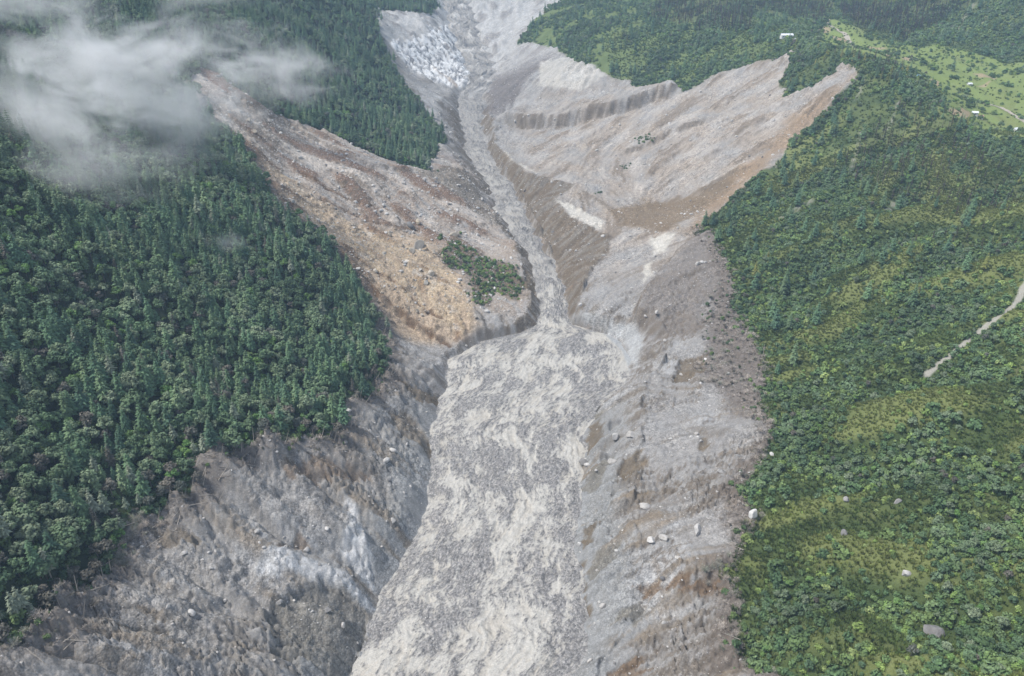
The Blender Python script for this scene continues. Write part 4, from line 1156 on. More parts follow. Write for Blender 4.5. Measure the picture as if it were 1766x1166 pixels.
put('broadleaf_tree', V_BRO, X[a], Y[a], s[a])
b_ = (u >= .80) & (u < .95)
put('broadleaf_tree', V_BROL, X[b_], Y[b_], s[b_] * .85)
put('broadleaf_tree', V_BROG, X[u >= .95], Y[u >= .95], s[u >= .95])
# conifers of the green side and of the crest
X, Y = jitter(-40, 820, 420, 1750, 7.0)
k = in_view(X, Y); X, Y = X[k], Y[k]
sR = lookup(sdR, X, Y); k = sR > 2; X, Y = X[k], Y[k]
fld = lookup(FIELD, X, Y)
crest = px2w([(1330, 90), (1400, 92), (1440, 100), (1490, 125), (1560, 140), (1620, 185), (1700, 255), (1766, 300), (1850, 360)])
dC = seg_dist(X, Y, crest)[0]
p = np.clip(.05 + .40 * fbm(X / 45, Y / 45, 351, 3) + .26 * sstep(38, 8, dC) - .25 * lookup(BURN, X, Y) + .02 * sstep(560, 700, Y), .02, .75) * (1 - .97 * fld)
k = RNG.uniform(0, 1, len(X)) < p; X, Y, dC = X[k], Y[k], dC[k]
u = RNG.uniform(0, 1, len(X)); yl = u < np.where(dC < 40, .45, .12)
s = np.where(dC < 55, RNG.uniform(.42, .8, len(X)), RNG.uniform(.55, 1.05, len(X)))
put('conifer_tree', V_CONY, X[yl], Y[yl], s[yl])
put('conifer_tree', V_CON, X[~yl], Y[~yl], s[~yl])
# burnt stands
for pts, sp, pr, smin, smax in (
        ([(1120, 40), (1290, 62), (1300, 20), (1420, 45), (1440, 5), (1250, -30), (1130, 0)], 7.0, .85, .7, 1.05),
        ([(1450, 0), (1450, 40), (1560, 70), (1640, 30), (1700, -10), (1600, -40)], 6.5, .85, .7, 1.2),
        ([(1430, 300), (1490, 240), (1560, 170), (1640, 200), (1766, 290), (1766, 360), (1640, 380), (1500, 330)], 6.0, .5, .45, .8),
        ([(1470, 60), (1560, 130), (1560, 155), (1490, 125), (1420, 90)], 7.0, .30, .6, .9),
        ([(1500, 440), (1600, 400), (1700, 330), (1766, 350), (1766, 400), (1640, 440)], 6.0, .35, .35, .6)):
    q = zone(pts)
    X, Y = jitter(q[:, 0].min(), q[:, 0].max(), q[:, 1].min(), q[:, 1].max(), sp)
    k = (poly_sd(X, Y, q) > 0) & in_view(X, Y) & (RNG.uniform(0, 1, len(X)) < pr) & (lookup(sdR, X, Y) > 2) & (lookup(FIELD, X, Y) < .4)
    X, Y = X[k], Y[k]
    u = RNG.uniform(0, 1, len(X)); s = RNG.uniform(smin, smax, len(X))
    put('burnt_tree', V_BUR, X[u < .62], Y[u < .62], s[u < .62]); put('burnt_tree', V_SNAG, X[u >= .62], Y[u >= .62], s[u >= .62])
# slumped green island on the slide, single survivors on the fan
X, Y = jitter(ISLAND[:, 0].min(), ISLAND[:, 0].max(), ISLAND[:, 1].min(), ISLAND[:, 1].max(), 2.4)
k = (poly_sd(X, Y, ISLAND) + 7 * fbm(X / 9, Y / 9, 361, 3) > 0) & (RNG.uniform(0, 1, len(X)) < .5); X, Y = X[k], Y[k]
u = RNG.uniform(0, 1, len(X))
put('shrub', V_SHR, X[u < .55], Y[u < .55], RNG.uniform(.5, 1.6, (u < .55).sum()))
put('shrub', V_SHRL, X[(u >= .55) & (u < .8)], Y[(u >= .55) & (u < .8)], RNG.uniform(.5, 1.4, ((u >= .55) & (u < .8)).sum()))
put('dead_shrub', V_DEAD, X[u >= .9], Y[u >= .9], RNG.uniform(.8, 1.5, (u >= .9).sum()))
k = (u > .8) & (u < .9)
put('broadleaf_tree', V_BRO + V_BROL, X[k], Y[k], RNG.uniform(.2, .45, k.sum()))
for pts, n, s0 in (([(1090, 240), (1120, 235), (1140, 245), (1100, 255)], 26, .9), ([(1065, 288), (1090, 285), (1080, 297)], 10, .8), ([(1020, 335), (1045, 330)], 6, .9), ([(700, 285), (745, 296), (760, 300), (720, 292)], 14, 1.2), ([(755, 415), (765, 405), (760, 420)], 8, 1.3)):
    q = px2w(pts); w_ = RNG.dirichlet(np.ones(len(q)), n)
    put('shrub', V_SHR, (w_ @ q)[:, 0], (w_ @ q)[:, 1], RNG.uniform(.6, 1.2, n) * s0)
# bare, snapped vegetation between forest and scour
X, Y = jitter(-330, 330, 150, 700, 2.0)
k = in_view(X, Y, 40); X, Y = X[k], Y[k]
sE = np.maximum(lookup(sdL, X, Y), lookup(sdR, X, Y))
wide = np.where(X > 0, 15 + 8 * sstep(440, 480, Y) * sstep(600, 520, Y), 12)
p = np.maximum(.62 * sstep(-wide, -2, sE + 5 * fbm(X / 11, Y / 11, 371, 3)) * (sE < 3), .45 * lookup(BRUSH, X, Y) * (sE < 3))
k = RNG.uniform(0, 1, len(X)) < p; X, Y = X[k], Y[k]
u = RNG.uniform(0, 1, len(X))
put('dead_shrub', V_DEAD, X[u < .86], Y[u < .86], (.45 * (1 + RNG.pareto(2.2, len(X))).clip(1, 4))[u < .86])
put('broadleaf_tree', V_BROG, X[u > .93], Y[u > .93], RNG.uniform(.15, .35, (u > .93).sum()))
put('shrub', V_SHR, X[(u >= .86) & (u <= .93)], Y[(u >= .86) & (u <= .93)], RNG.uniform(.5, 1.2, ((u >= .86) & (u <= .93)).sum()))
# grass tufts on the open green ground
X, Y = jitter(90, 560, 150, 760, 1.45)
k = in_view(X, Y, 20); X, Y = X[k], Y[k]
k = (lookup(sdR, X, Y) > -2) & (RNG.uniform(0, 1, len(X)) < np.clip(.55 - .5 * side_density(X, Y), .1, .9)) & (np.maximum(lookup(TRACK, X, Y), lookup(GULLY, X, Y)) < .3)
X, Y = X[k], Y[k]
gb = (lookup(spur, X, Y) + .6 * sstep(330, 420, X) * sstep(400, 470, Y) * sstep(640, 560, Y)) > RNG.uniform(.1, .9, len(X))
put('tuft', V_TUFTB, X[gb], Y[gb], RNG.uniform(.8, 2.2, gb.sum()))
X, Y = X[~gb], Y[~gb]
put('tuft', V_TUFT, X, Y, RNG.uniform(.8, 2.4, len(X)))
X, Y = jitter(150, 820, 740, 1300, 2.7)
k = in_view(X, Y, 20); X, Y = X[k], Y[k]
k = (lookup(sdR, X, Y) > 0) & (RNG.uniform(0, 1, len(X)) < .5 - .45 * lookup(FIELD, X, Y)); X, Y = X[k], Y[k]
put('tuft', V_TUFT, X, Y, RNG.uniform(1.2, 3.0, len(X)))
# loose stones: on the scoured ground and on the mud
X, Y = jitter(-420, 480, 150, 1350, 1.75)
k = in_view(X, Y, 20, 1) ; X, Y = X[k], Y[k]
vg = lookup(VEG, X, Y); df = np.maximum(XL(Y) - X, X - XR(Y))
st = fbm(X / 26, Y / 26, 381, 4)
slide = sstep(20, -30, X) * sstep(540, 600, Y) * sstep(900, 820, Y)
p = np.clip(.20 + .6 * st + .35 * slide, .03, .95) * (vg < .4) * (df > .5)
k = RNG.uniform(0, 1, len(X)) < p; X, Y = X[k], Y[k]
tn = lookup(np.maximum(tan, lobe), X, Y) > .4
s = .16 * (1 + RNG.pareto(2.6, len(X))); s = np.clip(s * np.where(Y < 520, 1.35, 1.0), .2, 1.3) * np.where(Y > 560, 1.7, 1.0) * np.where((X < 10) & (Y > 540) & (Y < 900), 1.35, 1.0)
put('stone', V_ROCKT + V_ROCK[:1], X[tn], Y[tn], s[tn] * 1.15); put('stone', V_ROCK + V_ROCK + V_ROCKD[:1], X[~tn], Y[~tn], s[~tn])
X, Y = jitter(-90, 130, 165, 640, 1.25)
k = in_view(X, Y, 10, 1); X, Y = X[k], Y[k]
df = np.maximum(XL(Y) - X, X - XR(Y)); k = df < -1.5; X, Y = X[k], Y[k]
fi = np.clip(np.log(Y / 112.0) / math.log(2000 / 112.0) * (FR - 1), 0, FR - 2).astype(int)
fj = np.clip((X - FXl[fi, 0]) / (FXr[fi, 0] - FXl[fi, 0]) * (FC - 1), 0, FC - 1).astype(int)
stn = stony[fi, fj]
k = RNG.uniform(0, 1, len(X)) < .06 + .55 * stn; X, Y, fi, fj = X[k], Y[k], fi[k], fj[k]
PL.setdefault('flow_stone', [])
KINDS['flow_stone'] = [KINDS['stone'][q] for q in V_ROCK + V_ROCKD]
n_ = len(X)
PL['flow_stone'].append(np.column_stack([X, Y, FZ[fi, fj] + .02, np.clip(.2 * (1 + RNG.pareto(3.5, n_)), .2, .8), RNG.uniform(0, 6.28, n_), RNG.choice([0, 1, 3, 4, 3, 4, 3], n_)]))
print('scatter', {k: sum(len(a) for a in v) for k, v in PL.items()}, time.time() - T0)

# ------------------------------------------------------------------ build: the 300 that show largest as things, the rest as one mass
def proto_object(rec, kind):
    if 'po' not in rec:
        rec['po'] = bpy.data.objects.new(kind + '_shape', rec['j'])
    return rec['po']
def mass(name, kind, A, label):
    me = bpy.data.meshes.new(name)
    me.vertices.add(len(A)); me.vertices.foreach_set('co', A[:, :3].astype(np.float32).ravel())
    for nm, tp, vals in (('size', 'FLOAT', A[:, 3]), ('turn', 'FLOAT', A[:, 4]), ('which', 'INT', A[:, 5])):
        at = me.attributes.new(nm, tp, 'POINT'); at.data.foreach_set('value', vals.astype(np.int32 if tp == 'INT' else np.float32))
    o = add(name, me)
    tag(o, label, name.replace('_', ' '), kind='stuff')
    ng = bpy.data.node_groups.new(name, 'GeometryNodeTree')
    ng.interface.new_socket('Geometry', in_out='INPUT', socket_type='NodeSocketGeometry')
    ng.interface.new_socket('Geometry', in_out='OUTPUT', socket_type='NodeSocketGeometry')
    n, l = ng.nodes, ng.links
    gi = n.new('NodeGroupInput'); go = n.new('NodeGroupOutput')
    jn = n.new('GeometryNodeJoinGeometry')
    outj = n.new('GeometryNodeJoinGeometry')
    wh = n.new('GeometryNodeInputNamedAttribute'); wh.data_type = 'INT'; wh.inputs[0].default_value = 'which'
    sz = n.new('GeometryNodeInputNamedAttribute'); sz.data_type = 'FLOAT'; sz.inputs[0].default_value = 'size'
    tu = n.new('GeometryNodeInputNamedAttribute'); tu.data_type = 'FLOAT'; tu.inputs[0].default_value = 'turn'
    cb = n.new('ShaderNodeCombineXYZ'); l.new(tu.outputs[0], cb.inputs[2])
    for i, rec in enumerate(KINDS[kind]):
        if not (A[:, 5] == i).any():
            continue
        ob = n.new('GeometryNodeObjectInfo'); ob.inputs['Object'].default_value = proto_object(rec, kind); ob.inputs['As Instance'].default_value = True
        cp = n.new('FunctionNodeCompare'); cp.data_type = 'INT'; cp.operation = 'EQUAL'
        l.new(wh.outputs[0], cp.inputs[2]); cp.inputs[3].default_value = i
        ip = n.new('GeometryNodeInstanceOnPoints')
        l.new(gi.outputs[0], ip.inputs['Points']); l.new(cp.outputs[0], ip.inputs['Selection'])
        l.new(ob.outputs['Geometry'], ip.inputs['Instance']); l.new(cb.outputs[0], ip.inputs['Rotation']); l.new(sz.outputs[0], ip.inputs['Scale'])
        l.new(ip.outputs[0], outj.inputs[0])
    l.new(outj.outputs[0], go.inputs[0])
    md = o.modifiers.new('scatter', 'NODES'); md.node_group = ng
    return o

def where(kind, X, Y, Z):
    """what a plant grows beside, in words that hold from anywhere"""
    up = float(Z) - float(zr(Y))
    if X < 0:
        s = float(lookup(sdL, np.array([X]), np.array([Y]))[0])
        if s < 12:
            return 'at the forest edge above the scoured bank' if Y < 500 else 'at the forest edge beside the ochre slide'
        if Y < 330: return 'in the forest behind the leaning edge trees'
        if Y < 640: return ('low on' if up < 70 else 'halfway up' if up < 115 else 'high on') + ' the dense forest slope'
        return 'in the forest beyond the mist'
    s = float(lookup(sdR, np.array([X]), np.array([Y]))[0])
    if s < 10: return 'where green slope meets grey rubble'
    if Y < 230: return 'around the huge rounded boulder'
    if Y < 330: return 'in the thicket uphill of the huge boulder'
    if Y < 430: return 'on the green slope below the footpath'
    if Y < 520: return 'on the green slope above the footpath'
    if Y < 820: return 'on the dark wooded slope under the ridge'
    return 'on the ridge beside the valley fields'
CATS = {'conifer_tree': 'conifer', 'broadleaf_tree': 'tree', 'shrub': 'shrub', 'burnt_tree': 'burnt tree', 'dead_shrub': 'dead shrub'}
NOUN = {'conifer_tree': 'conifer', 'broadleaf_tree': 'broadleaf tree', 'shrub': 'shrub', 'burnt_tree': 'burnt tree', 'dead_shrub': 'dead shrub'}
MASS = {'conifer_tree': ('conifer_forest', 'mass of dark conifers covering the valley slopes'), 'broadleaf_tree': ('broadleaf_forest', 'mass of broadleaf trees filling in the forested slopes'),
        'shrub': ('scrub_cover', 'dense green scrub spread over the slopes'), 'burnt_tree': ('burnt_forest', 'stands of scorched bare trees along the far ridge'),
        'dead_shrub': ('broken_brush', 'grey brown broken brush along the edges of the scour'), 'tuft': ('grass_cover', 'bright grass tufts between the shrubs'),
        'flow_stone': ('flow_stones', 'dark and pale stones packed in the mud of the flow'),
        'stone': ('loose_stones', 'loose pale stones strewn over scoured ground')}
def build_kind(kind, limit=300):
    A = np.vstack(PL[kind])
    hh = np.array([r['h'] for r in KINDS[kind]])[A[:, 5].astype(int)] * A[:, 3]
    single = np.zeros(len(A), bool)
    if limit:
        vis = visible(A[:, 0], A[:, 1], hh)
        _, _, d = project(A[:, 0], A[:, 1], A[:, 2])
        sz = np.where(vis, hh / d, 0)
        if kind == 'shrub': sz = sz * (A[:, 0] > 0)
        top = np.argsort(-sz)[:limit]
        single[top[sz[top] > 0]] = True
    for row, hr in zip(A[single], hh[single]):
        rec = KINDS[kind][int(row[5])]
        e = bpy.data.objects.new(kind, None)
        e.empty_display_size = 0.5
        e.location = row[:3]; e.rotation_euler = (0, 0, row[4]); e.scale = (row[3],) * 3
        col.objects.link(e)
        h0 = rec['h'] * (1 if kind not in ('conifer_tree',) else .85)
        hc = {'conifer_tree': 16, 'broadleaf_tree': 10, 'shrub': 2.6, 'burnt_tree': 12, 'dead_shrub': 2.2}[kind]
        q_ = row[3] * rec['h'] / hc
        size = ('short' if q_ < .85 else 'mid-sized' if q_ < 1.1 else 'tall') + rec.get('shape', '')
        place = where(kind, row[0], row[1], row[2])
        tag(e, ' '.join(('%s %s %s %s' % (size, rec['v'], NOUN[kind], place)).split()[:16]), CATS[kind], '%ss %s' % (NOUN[kind].split(' with')[0], place))
        for nm, msh in ((rec['tn'], rec['t']), (rec['cn'], rec['c'])):
            if msh:
                c = bpy.data.objects.new(nm, msh); c.parent = e; col.objects.link(c)
    R = A[~single]
    if len(R):
        nm, lb = MASS[kind]
        mass(nm, kind, R, lb)
for kd, lim in (('conifer_tree', 300), ('broadleaf_tree', 300), ('shrub', 300), ('burnt_tree', 300), ('dead_shrub', 300), ('tuft', 0), ('stone', 0), ('flow_stone', 0)):
    build_kind(kd, lim)
print('plants', time.time() - T0)

# ------------------------------------------------------------------ boulders
ROCKS = {}
for vname, mat in (('pale', M_ROCKW), ('grey', M_ROCKD), ('ochre', M_ROCKT)):
    ROCKS[vname] = [g_rock(100 + 10 * len(vname) + k, 3).mesh('boulder_' + vname, [mat]) for k in range(5)]
def boulder(x, y, r, v, label, group, squash=1.0):
    k = random.randrange(5)
    o = add('boulder', ROCKS[v][k], None, (x, y, float(zat(np.array([x]), np.array([y]))[0]) + r * .2 * squash),
            (random.uniform(-.3, .3), random.uniform(-.3, .3), random.uniform(0, 6.28)), (r, r * random.uniform(.8, 1.1), r * squash))
    return tag(o, label, 'boulder', group)
for px_, py_, w_, v_, lb_ in NAMED:
    q = px2w([(px_, py_)])[0]
    z_ = float(zat(np.array([q[0]]), np.array([q[1]]))[0])
    d_ = float(project(q[0], q[1], z_)[2])
    boulder(float(q[0]), float(q[1]), w_ * d_ / FPX * .62, v_, lb_, None, 1.15 if w_ > 30 else 1.05)
X, Y = jitter(-330, 330, 165, 1150, 6.0)
vg = lookup(VEG, X, Y); df = np.maximum(XL(Y) - X, X - XR(Y))
cl = fbm(X / 24, Y / 24, 401, 3) + .25 * sstep(500, 560, Y) * sstep(0, -40, X)
k = (vg < .2) & (df > 3) & visible(X, Y, 1.0) & (RNG.uniform(0, 1, len(X)) < np.clip(.05 + 1.2 * cl, 0, .9))
X, Y = X[k], Y[k]
r_ = np.clip(.75 * (1 + RNG.pareto(3.2, len(X))), .75, 2.3) * np.where(Y > 560, 1.25, 1.0)
_, _, d_ = project(X, Y, zat(X, Y))
top = np.argsort(-r_ / d_)[:262]
for i in top:
    x, y, r = float(X[i]), float(Y[i]), float(r_[i])
    tnn = float(lookup(np.maximum(tan, lobe), np.array([x]), np.array([y]))[0]) > .4
    v = 'ochre' if tnn else ('pale' if random.random() < .85 else 'grey')
    if x < 0:
        pl = 'strewn on the ochre slide' if tnn else ('in rubble between forest edge and mud flow' if y < 520 else 'in the boulder field of the slide')
    else:
        pl = 'on the grey rubble bank between mud flow and green slope' if y < 520 else 'on the wide gullied fan'
    sz = 'massive' if r > 1.8 else 'chunky' if r > 1.2 else 'small'
    boulder(x, y, r, v, '%s %s boulder %s' % (sz, v, pl), 'boulders ' + pl)

# ------------------------------------------------------------------ snapped and fallen trunks
LOGS = []
for k in range(6):
    g, b = g_log(200 + k, 8.0 + k * .6, k % 2 == 0)
    LOGS.append((g.mesh('fallen_trunk_bole', [M_PALEBARK if k % 3 else M_GREYWOOD]), b.mesh('fallen_trunk_branches', [M_GREYWOOD]), 8.0 + k * .6))
X, Y = jitter(-260, 220, 175, 620, 3.0)
sl, sr = lookup(sdL, X, Y), lookup(sdR, X, Y); sE = np.maximum(sl, sr)
k = (sE < 1) & (sE > np.where(X < 0, -15, -9)) & visible(X, Y, .5) & (RNG.uniform(0, 1, len(X)) < np.where(X < 0, .22, .05))
X, Y = X[k], Y[k]
for i in np.argsort(Y)[:170]:
    x, y = float(X[i]), float(Y[i])
    m1, m2, L = random.choice(LOGS)
    s = random.uniform(.5, 1.15)
    a = random.gauss(.75, .45) if x < 0 else random.gauss(2.2, .6)
    e = Vector((math.cos(a), math.sin(a))) * L * s * .5
    z1 = float(zat(np.array([x - e.x]), np.array([y - e.y]))[0]); z2 = float(zat(np.array([x + e.x]), np.array([y + e.y]))[0]); zm = float(zat(np.array([x]), np.array([y]))[0])
    o = bpy.data.objects.new('fallen_trunk', None); col.objects.link(o)
    o.location = (x, y, max(zm, .5 * (z1 + z2)) + .05); o.scale = (s,) * 3
    o.rotation_euler = (0, -math.atan2(z2 - z1, L * s), a)
    pl = 'below the forest edge above the scoured bank' if x < 0 else 'in broken brush beside the green slope'
    tag(o, '%s fallen tree trunk %s' % ('bleached' if m1.materials[0] is M_PALEBARK else 'grey', pl), 'fallen trunk', 'fallen trunks ' + pl)
    for nm, msh in (('bole', m1), ('branches', m2)):
        c = bpy.data.objects.new(nm, msh); c.parent = o; col.objects.link(c)
# bare dead trees still standing in the edge of the scour
SNAGS = []
for k in range(3):
    t, b = g_burnt(300 + k, 11, False); SNAGS.append((t.mesh('dead_tree_trunk', [M_PALEBARK]), b.mesh('dead_tree_branches', [M_GREYWOOD])))
X, Y = jitter(-220, 210, 180, 560, 5.0)
sl, sr = lookup(sdL, X, Y), lookup(sdR, X, Y); sE = np.maximum(sl, sr)
k = (sE < 3) & (sE > -8) & visible(X, Y, 4) & (RNG.uniform(0, 1, len(X)) < np.where(X < 0, .45, .10))
X, Y = X[k], Y[k]
for i in np.argsort(Y)[:110]:
    x, y = float(X[i]), float(Y[i]); m1, m2 = random.choice(SNAGS); s = random.uniform(.4, .95)
    o = bpy.data.objects.new('dead_tree', None); col.objects.link(o)
    o.location = (x, y, float(zat(np.array([x]), np.array([y]))[0])); o.scale = (s,) * 3
    o.rotation_euler = (random.gauss(0, .16), random.gauss(.22 if x < 0 else -.15, .16), 0)
    pl = 'leaning out from the forest edge over the scoured bank' if x < 0 else 'standing in broken brush by the green slope'
    tag(o, '%s bare dead tree %s' % ('tall' if s > .68 else 'short', pl), 'dead tree', 'bare dead trees ' + pl)
    for nm, msh in (('trunk', m1), ('branches', m2)):
        c = bpy.data.objects.new(nm, msh); c.parent = o; col.objects.link(c)

# ------------------------------------------------------------------ dirt roads in the fields
def ribbon(name, px, w, mat, lift):
    line = px2w(px)
    seg = np.concatenate([[0], np.cumsum(np.hypot(*np.diff(line, axis=0).T))])
    t = np.arange(0, seg[-1], 2.0)
    x = np.interp(t, seg, line[:, 0]); y = np.interp(t, seg, line[:, 1])
    kk = np.ones(9) / 9
    if len(x) > 20:
        x[4:-4] = np.convolve(x, kk, 'valid'); y[4:-4] = np.convolve(y, kk, 'valid')
    tx, ty = np.gradient(x), np.gradient(y); n_ = np.hypot(tx, ty) + 1e-9
    o_ = np.linspace(-w / 2, w / 2, 7)
    wv = 1 + .25 * fbm(t / 9, t * 0 + 2.5, 7, 2)
    PX = x[:, None] - (ty / n_)[:, None] * o_ * wv[:, None]; PY = y[:, None] + (tx / n_)[:, None] * o_ * wv[:, None]
    PZ = zat(PX, PY) + lift
    me = new_mesh(name, np.column_stack([PX.ravel(), PY.ravel(), PZ.ravel()]), grid_faces(len(x), 7), mat, True)
    return tag(add(name, me), kind='structure')
M_DIRT = flat_material('dirt_track', (0.36, 0.32, 0.265), .95, 0, .25, .6)
ribbon('dirt_road', [(1434, 30), (1427, 36), (1424, 42), (1440, 50), (1455, 58), (1465, 70), (1480, 84)], 7.0, M_DIRT, .45)
ribbon('dirt_road', [(1688, 178), (1705, 182), (1722, 185), (1735, 193), (1752, 205), (1790, 222)], 4.0, M_DIRT, .4)

# ------------------------------------------------------------------ farm buildings on the fields
M_WALL = flat_material('whitewash', (0.72, 0.71, 0.68), .85, 0, .08)
M_TIN = flat_material('white_tin_roof', (0.74, 0.76, 0.79), .5, .0, .1)
M_BLUE = flat_material('blue_tin_roof', (0.30, 0.50, 0.62), .5, 0, .1)
M_RED = flat_material('faded_red_roof', (0.42, 0.22, 0.18), .7, 0, .15)
M_WOOD = flat_material('dark_door_wood', (0.10, 0.07, 0.05), .8, 0, .2)
M_GLASS = flat_material('window_glass', (0.05, 0.06, 0.07), .2, 0, .05)
def box_mesh(name, x0, x1, y0, y1, z0, z1, mat):
    v = [(x, y, z) for z in (z0, z1) for y in (y0, y1) for x in (x0, x1)]
    return new_mesh(name, v, [(0, 2, 3, 1), (4, 5, 7, 6), (0, 1, 5, 4), (1, 3, 7, 5), (3, 2, 6, 7), (2, 0, 4, 6)], mat)
def house(px, w, d, h, rz, roof, label, nwin=2, wallm=None):
    q = px2w([px])[0]
    e = bpy.data.objects.new('farm_house', None); col.objects.link(e)
    e.location = (q[0], q[1], float(zat(np.array([q[0]]), np.array([q[1]]))[0])); e.rotation_euler = (0, 0, rz)
    tag(e, label, 'house')
    wallm = wallm or M_WALL
    g = Geo()
    hr = d * .28
    g.poly([(-w / 2, -d / 2, -2), (w / 2, -d / 2, -2), (w / 2, d / 2, -2), (-w / 2, d / 2, -2), (-w / 2, -d / 2, h), (w / 2, -d / 2, h), (w / 2, d / 2, h), (-w / 2, d / 2, h), (-w / 2, 0, h + hr), (w / 2, 0, h + hr)],
           [(0, 1, 5, 4), (2, 3, 7, 6), (1, 2, 6, 9, 5), (3, 0, 4, 8, 7), (3, 2, 1, 0), (4, 5, 9, 8), (6, 7, 8, 9)])
    add('wall', g.mesh('wall', [wallm]), e)
    r = Geo(); o_ = .5; t = .14; sl = hr / (d / 2)
    for s in (-1, 1):
        yb = s * (d / 2 + o_); zb = h - o_ * sl + .05
        a, b = -w / 2 - o_, w / 2 + o_
        r.poly([(a, 0, h + hr + .06), (b, 0, h + hr + .06), (b, yb, zb), (a, yb, zb), (a, 0, h + hr + .06 + t), (b, 0, h + hr + .06 + t), (b, yb, zb + t), (a, yb, zb + t)],
               [(0, 1, 2, 3), (7, 6, 5, 4), (0, 4, 5, 1), (1, 5, 6, 2), (2, 6, 7, 3), (3, 7, 4, 0)])
    add('roof', r.mesh('roof', [roof]), e)
    add('door', box_mesh('door', -.5, .5, -d / 2 - .06, -d / 2 + .02, 0, 2.0, M_WOOD), e)
    for k in range(nwin):
        x = (-1) ** k * w * (.28 if nwin < 3 else .18 + .14 * (k // 2))
        wv = add('window', box_mesh('window', x - .6, x + .6, -d / 2 - .05, -d / 2 + .02, .9, 2.0, M_WOOD), e)
        add('pane', box_mesh('pane', x - .5, x + .5, -d / 2 - .08, -d / 2 - .03, 1.0, 1.9, M_GLASS), wv)
    return e
house((1356, 66), 17, 7, 3.2, .05, M_TIN, 'long white farm building with tin roof on the far ridge', 4)
house((1372, 73), 6, 5, 2.6, .4, M_TIN, 'small white hut below the long farm building', 1)
house((1581, 134), 6, 5, 2.8, .3, M_BLUE, 'small hut with pale blue roof behind the ridge trees', 1)
house((1680, 199), 6, 4.5, 2.6, -.2, M_TIN, 'small white roofed hut beside the bare tan plot', 1)
house((1690, 204), 5, 4, 2.3, .1, M_RED, 'small faded red roofed shed beside the white roofed hut', 1)
house((1750, 226), 6.5, 5, 2.6, .5, M_TIN, 'white hut on grass next to dark trees by the road', 2)
house((1671, 149), 5, 4, 1.6, .1, M_TIN, 'low white shelter in the middle of the green fields', 1)
def pole(px, label):
    q = px2w([px])[0]
    e = bpy.data.objects.new('utility_pole', None); col.objects.link(e)
    e.location = (q[0], q[1], float(zat(np.array([q[0]]), np.array([q[1]]))[0]))
    tag(e, label, 'pole')
    g = Geo(); g.tube([(0, 0, -1), (0, 0, 4), (0, 0, 9)], [.22, .19, .14], 8); add('post', g.mesh('post', [M_PALEBARK]), e)
    add('crossarm', box_mesh('crossarm', -1.1, 1.1, -.1, .1, 8.1, 8.3, M_PALEBARK), e)
    for x in (-.9, .9):
        g = Geo(); g.tube([(x, 0, 8.25), (x, 0, 8.6)], [.09, .07], 6); add('insulator', g.mesh('insulator', [M_WALL]), e)
pole((1665, 176), 'pale utility pole beside the track through the fields')
pole((1702, 124), 'pale utility pole standing by the curved bare plot')

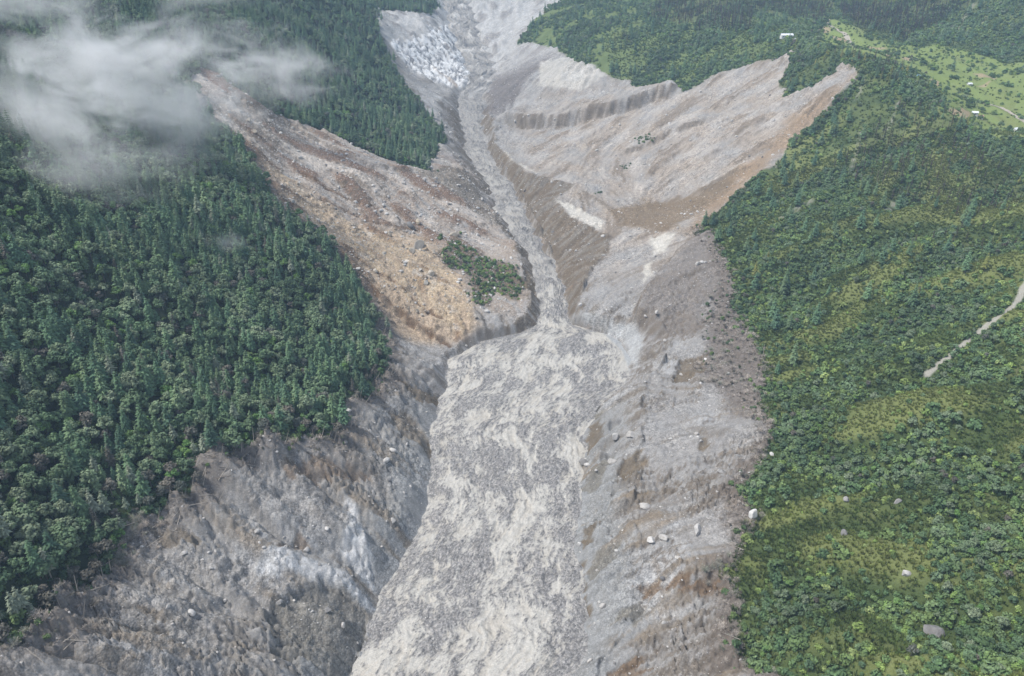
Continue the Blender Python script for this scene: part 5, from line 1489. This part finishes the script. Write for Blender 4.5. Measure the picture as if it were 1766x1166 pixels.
# ------------------------------------------------------------------ mist drifting over the forest
def mist(px, Y, ax, dens, seed, sc_n=1.25, thr=0.33):
    x, y, z = at_Y(px[0], px[1], Y)
    import bmesh
    bm = bmesh.new(); bmesh.ops.create_icosphere(bm, subdivisions=3, radius=1.0)
    m_ = bpy.data.meshes.new('mist'); bm.to_mesh(m_); bm.free()
    o = add('mist', m_, None, (float(x), float(y), float(z)), (0, 0, random.uniform(-.3, .3)), ax)
    tag(o, 'drifting white mist over the forested slope', 'mist', kind='stuff')
    m = bpy.data.materials.new('mist'); m.use_nodes = True
    n, l = m.node_tree.nodes, m.node_tree.links
    n.remove(n['Principled BSDF'])
    pv = n.new('ShaderNodeVolumePrincipled'); pv.inputs['Color'].default_value = (1, 1, 1, 1); pv.inputs['Anisotropy'].default_value = .0
    tc = n.new('ShaderNodeTexCoord')
    mp = n.new('ShaderNodeMapping'); mp.inputs['Location'].default_value = (seed * 3.1, seed * 1.7, seed)
    mp.inputs['Scale'].default_value = (ax[0] / 62, ax[1] / 45, ax[2] / 34)
    nz = n.new('ShaderNodeTexNoise'); nz.inputs['Scale'].default_value = sc_n; nz.inputs['Detail'].default_value = 6; nz.inputs['Roughness'].default_value = .6; nz.inputs['Distortion'].default_value = 1.2
    l.new(tc.outputs['Object'], mp.inputs[0]); l.new(mp.outputs[0], nz.inputs['Vector'])
    ln = n.new('ShaderNodeVectorMath'); ln.operation = 'LENGTH'; l.new(tc.outputs['Object'], ln.inputs[0])
    fo = n.new('ShaderNodeMapRange'); fo.inputs[1].default_value = 1.0; fo.inputs[2].default_value = 0.1; fo.inputs[3].default_value = -.50; fo.inputs[4].default_value = .12
    l.new(ln.outputs['Value'], fo.inputs[0])
    ad = n.new('ShaderNodeMath'); ad.operation = 'ADD'; l.new(nz.outputs['Fac'], ad.inputs[0]); l.new(fo.outputs[0], ad.inputs[1])
    mr = n.new('ShaderNodeMapRange'); mr.interpolation_type = 'SMOOTHSTEP'; mr.inputs[1].default_value = thr; mr.inputs[2].default_value = thr + .50; mr.inputs[3].default_value = 0; mr.inputs[4].default_value = dens
    l.new(ad.outputs[0], mr.inputs[0]); l.new(mr.outputs[0], pv.inputs['Density'])
    l.new(pv.outputs[0], n['Material Output'].inputs['Volume'])
    m_.materials.append(m)
mist((190, 105), 600, (230, 70, 70), .075, 1)
mist((60, 190), 520, (210, 65, 74), .050, 2)
mist((470, 120), 790, (150, 45, 84), .042, 4)
mist((310, 190), 615, (160, 50, 70), .048, 5)
mist((20, 0), 660, (170, 50, 56), .032, 6)
mist((395, 420), 500, (34, 16, 20), .03, 7)
mist((350, -15), 870, (170, 42, 40), .028, 8)
mist((170, 290), 470, (160, 42, 50), .026, 9)

# ------------------------------------------------------------------ haze: the blue air of the valley
zlo, zhi = float(GZ.min()) - 2.0, float(max(GZ.max(), CAM_H)) + 30
hm = box_mesh('haze', -2250, 2250, -60, 2760, zlo, zhi, None)
hz = tag(add('haze', hm), 'pale blue haze filling the valley air', 'haze', kind='stuff')
m = bpy.data.materials.new('haze'); m.use_nodes = True
n, l = m.node_tree.nodes, m.node_tree.links
n.remove(n['Principled BSDF'])
pv = n.new('ShaderNodeVolumePrincipled'); pv.inputs['Color'].default_value = (.52, .74, 1.0, 1); pv.inputs['Density'].default_value = 0.00013
l.new(pv.outputs[0], n['Material Output'].inputs['Volume'])
hm.materials.append(m)
print('done', time.time() - T0)
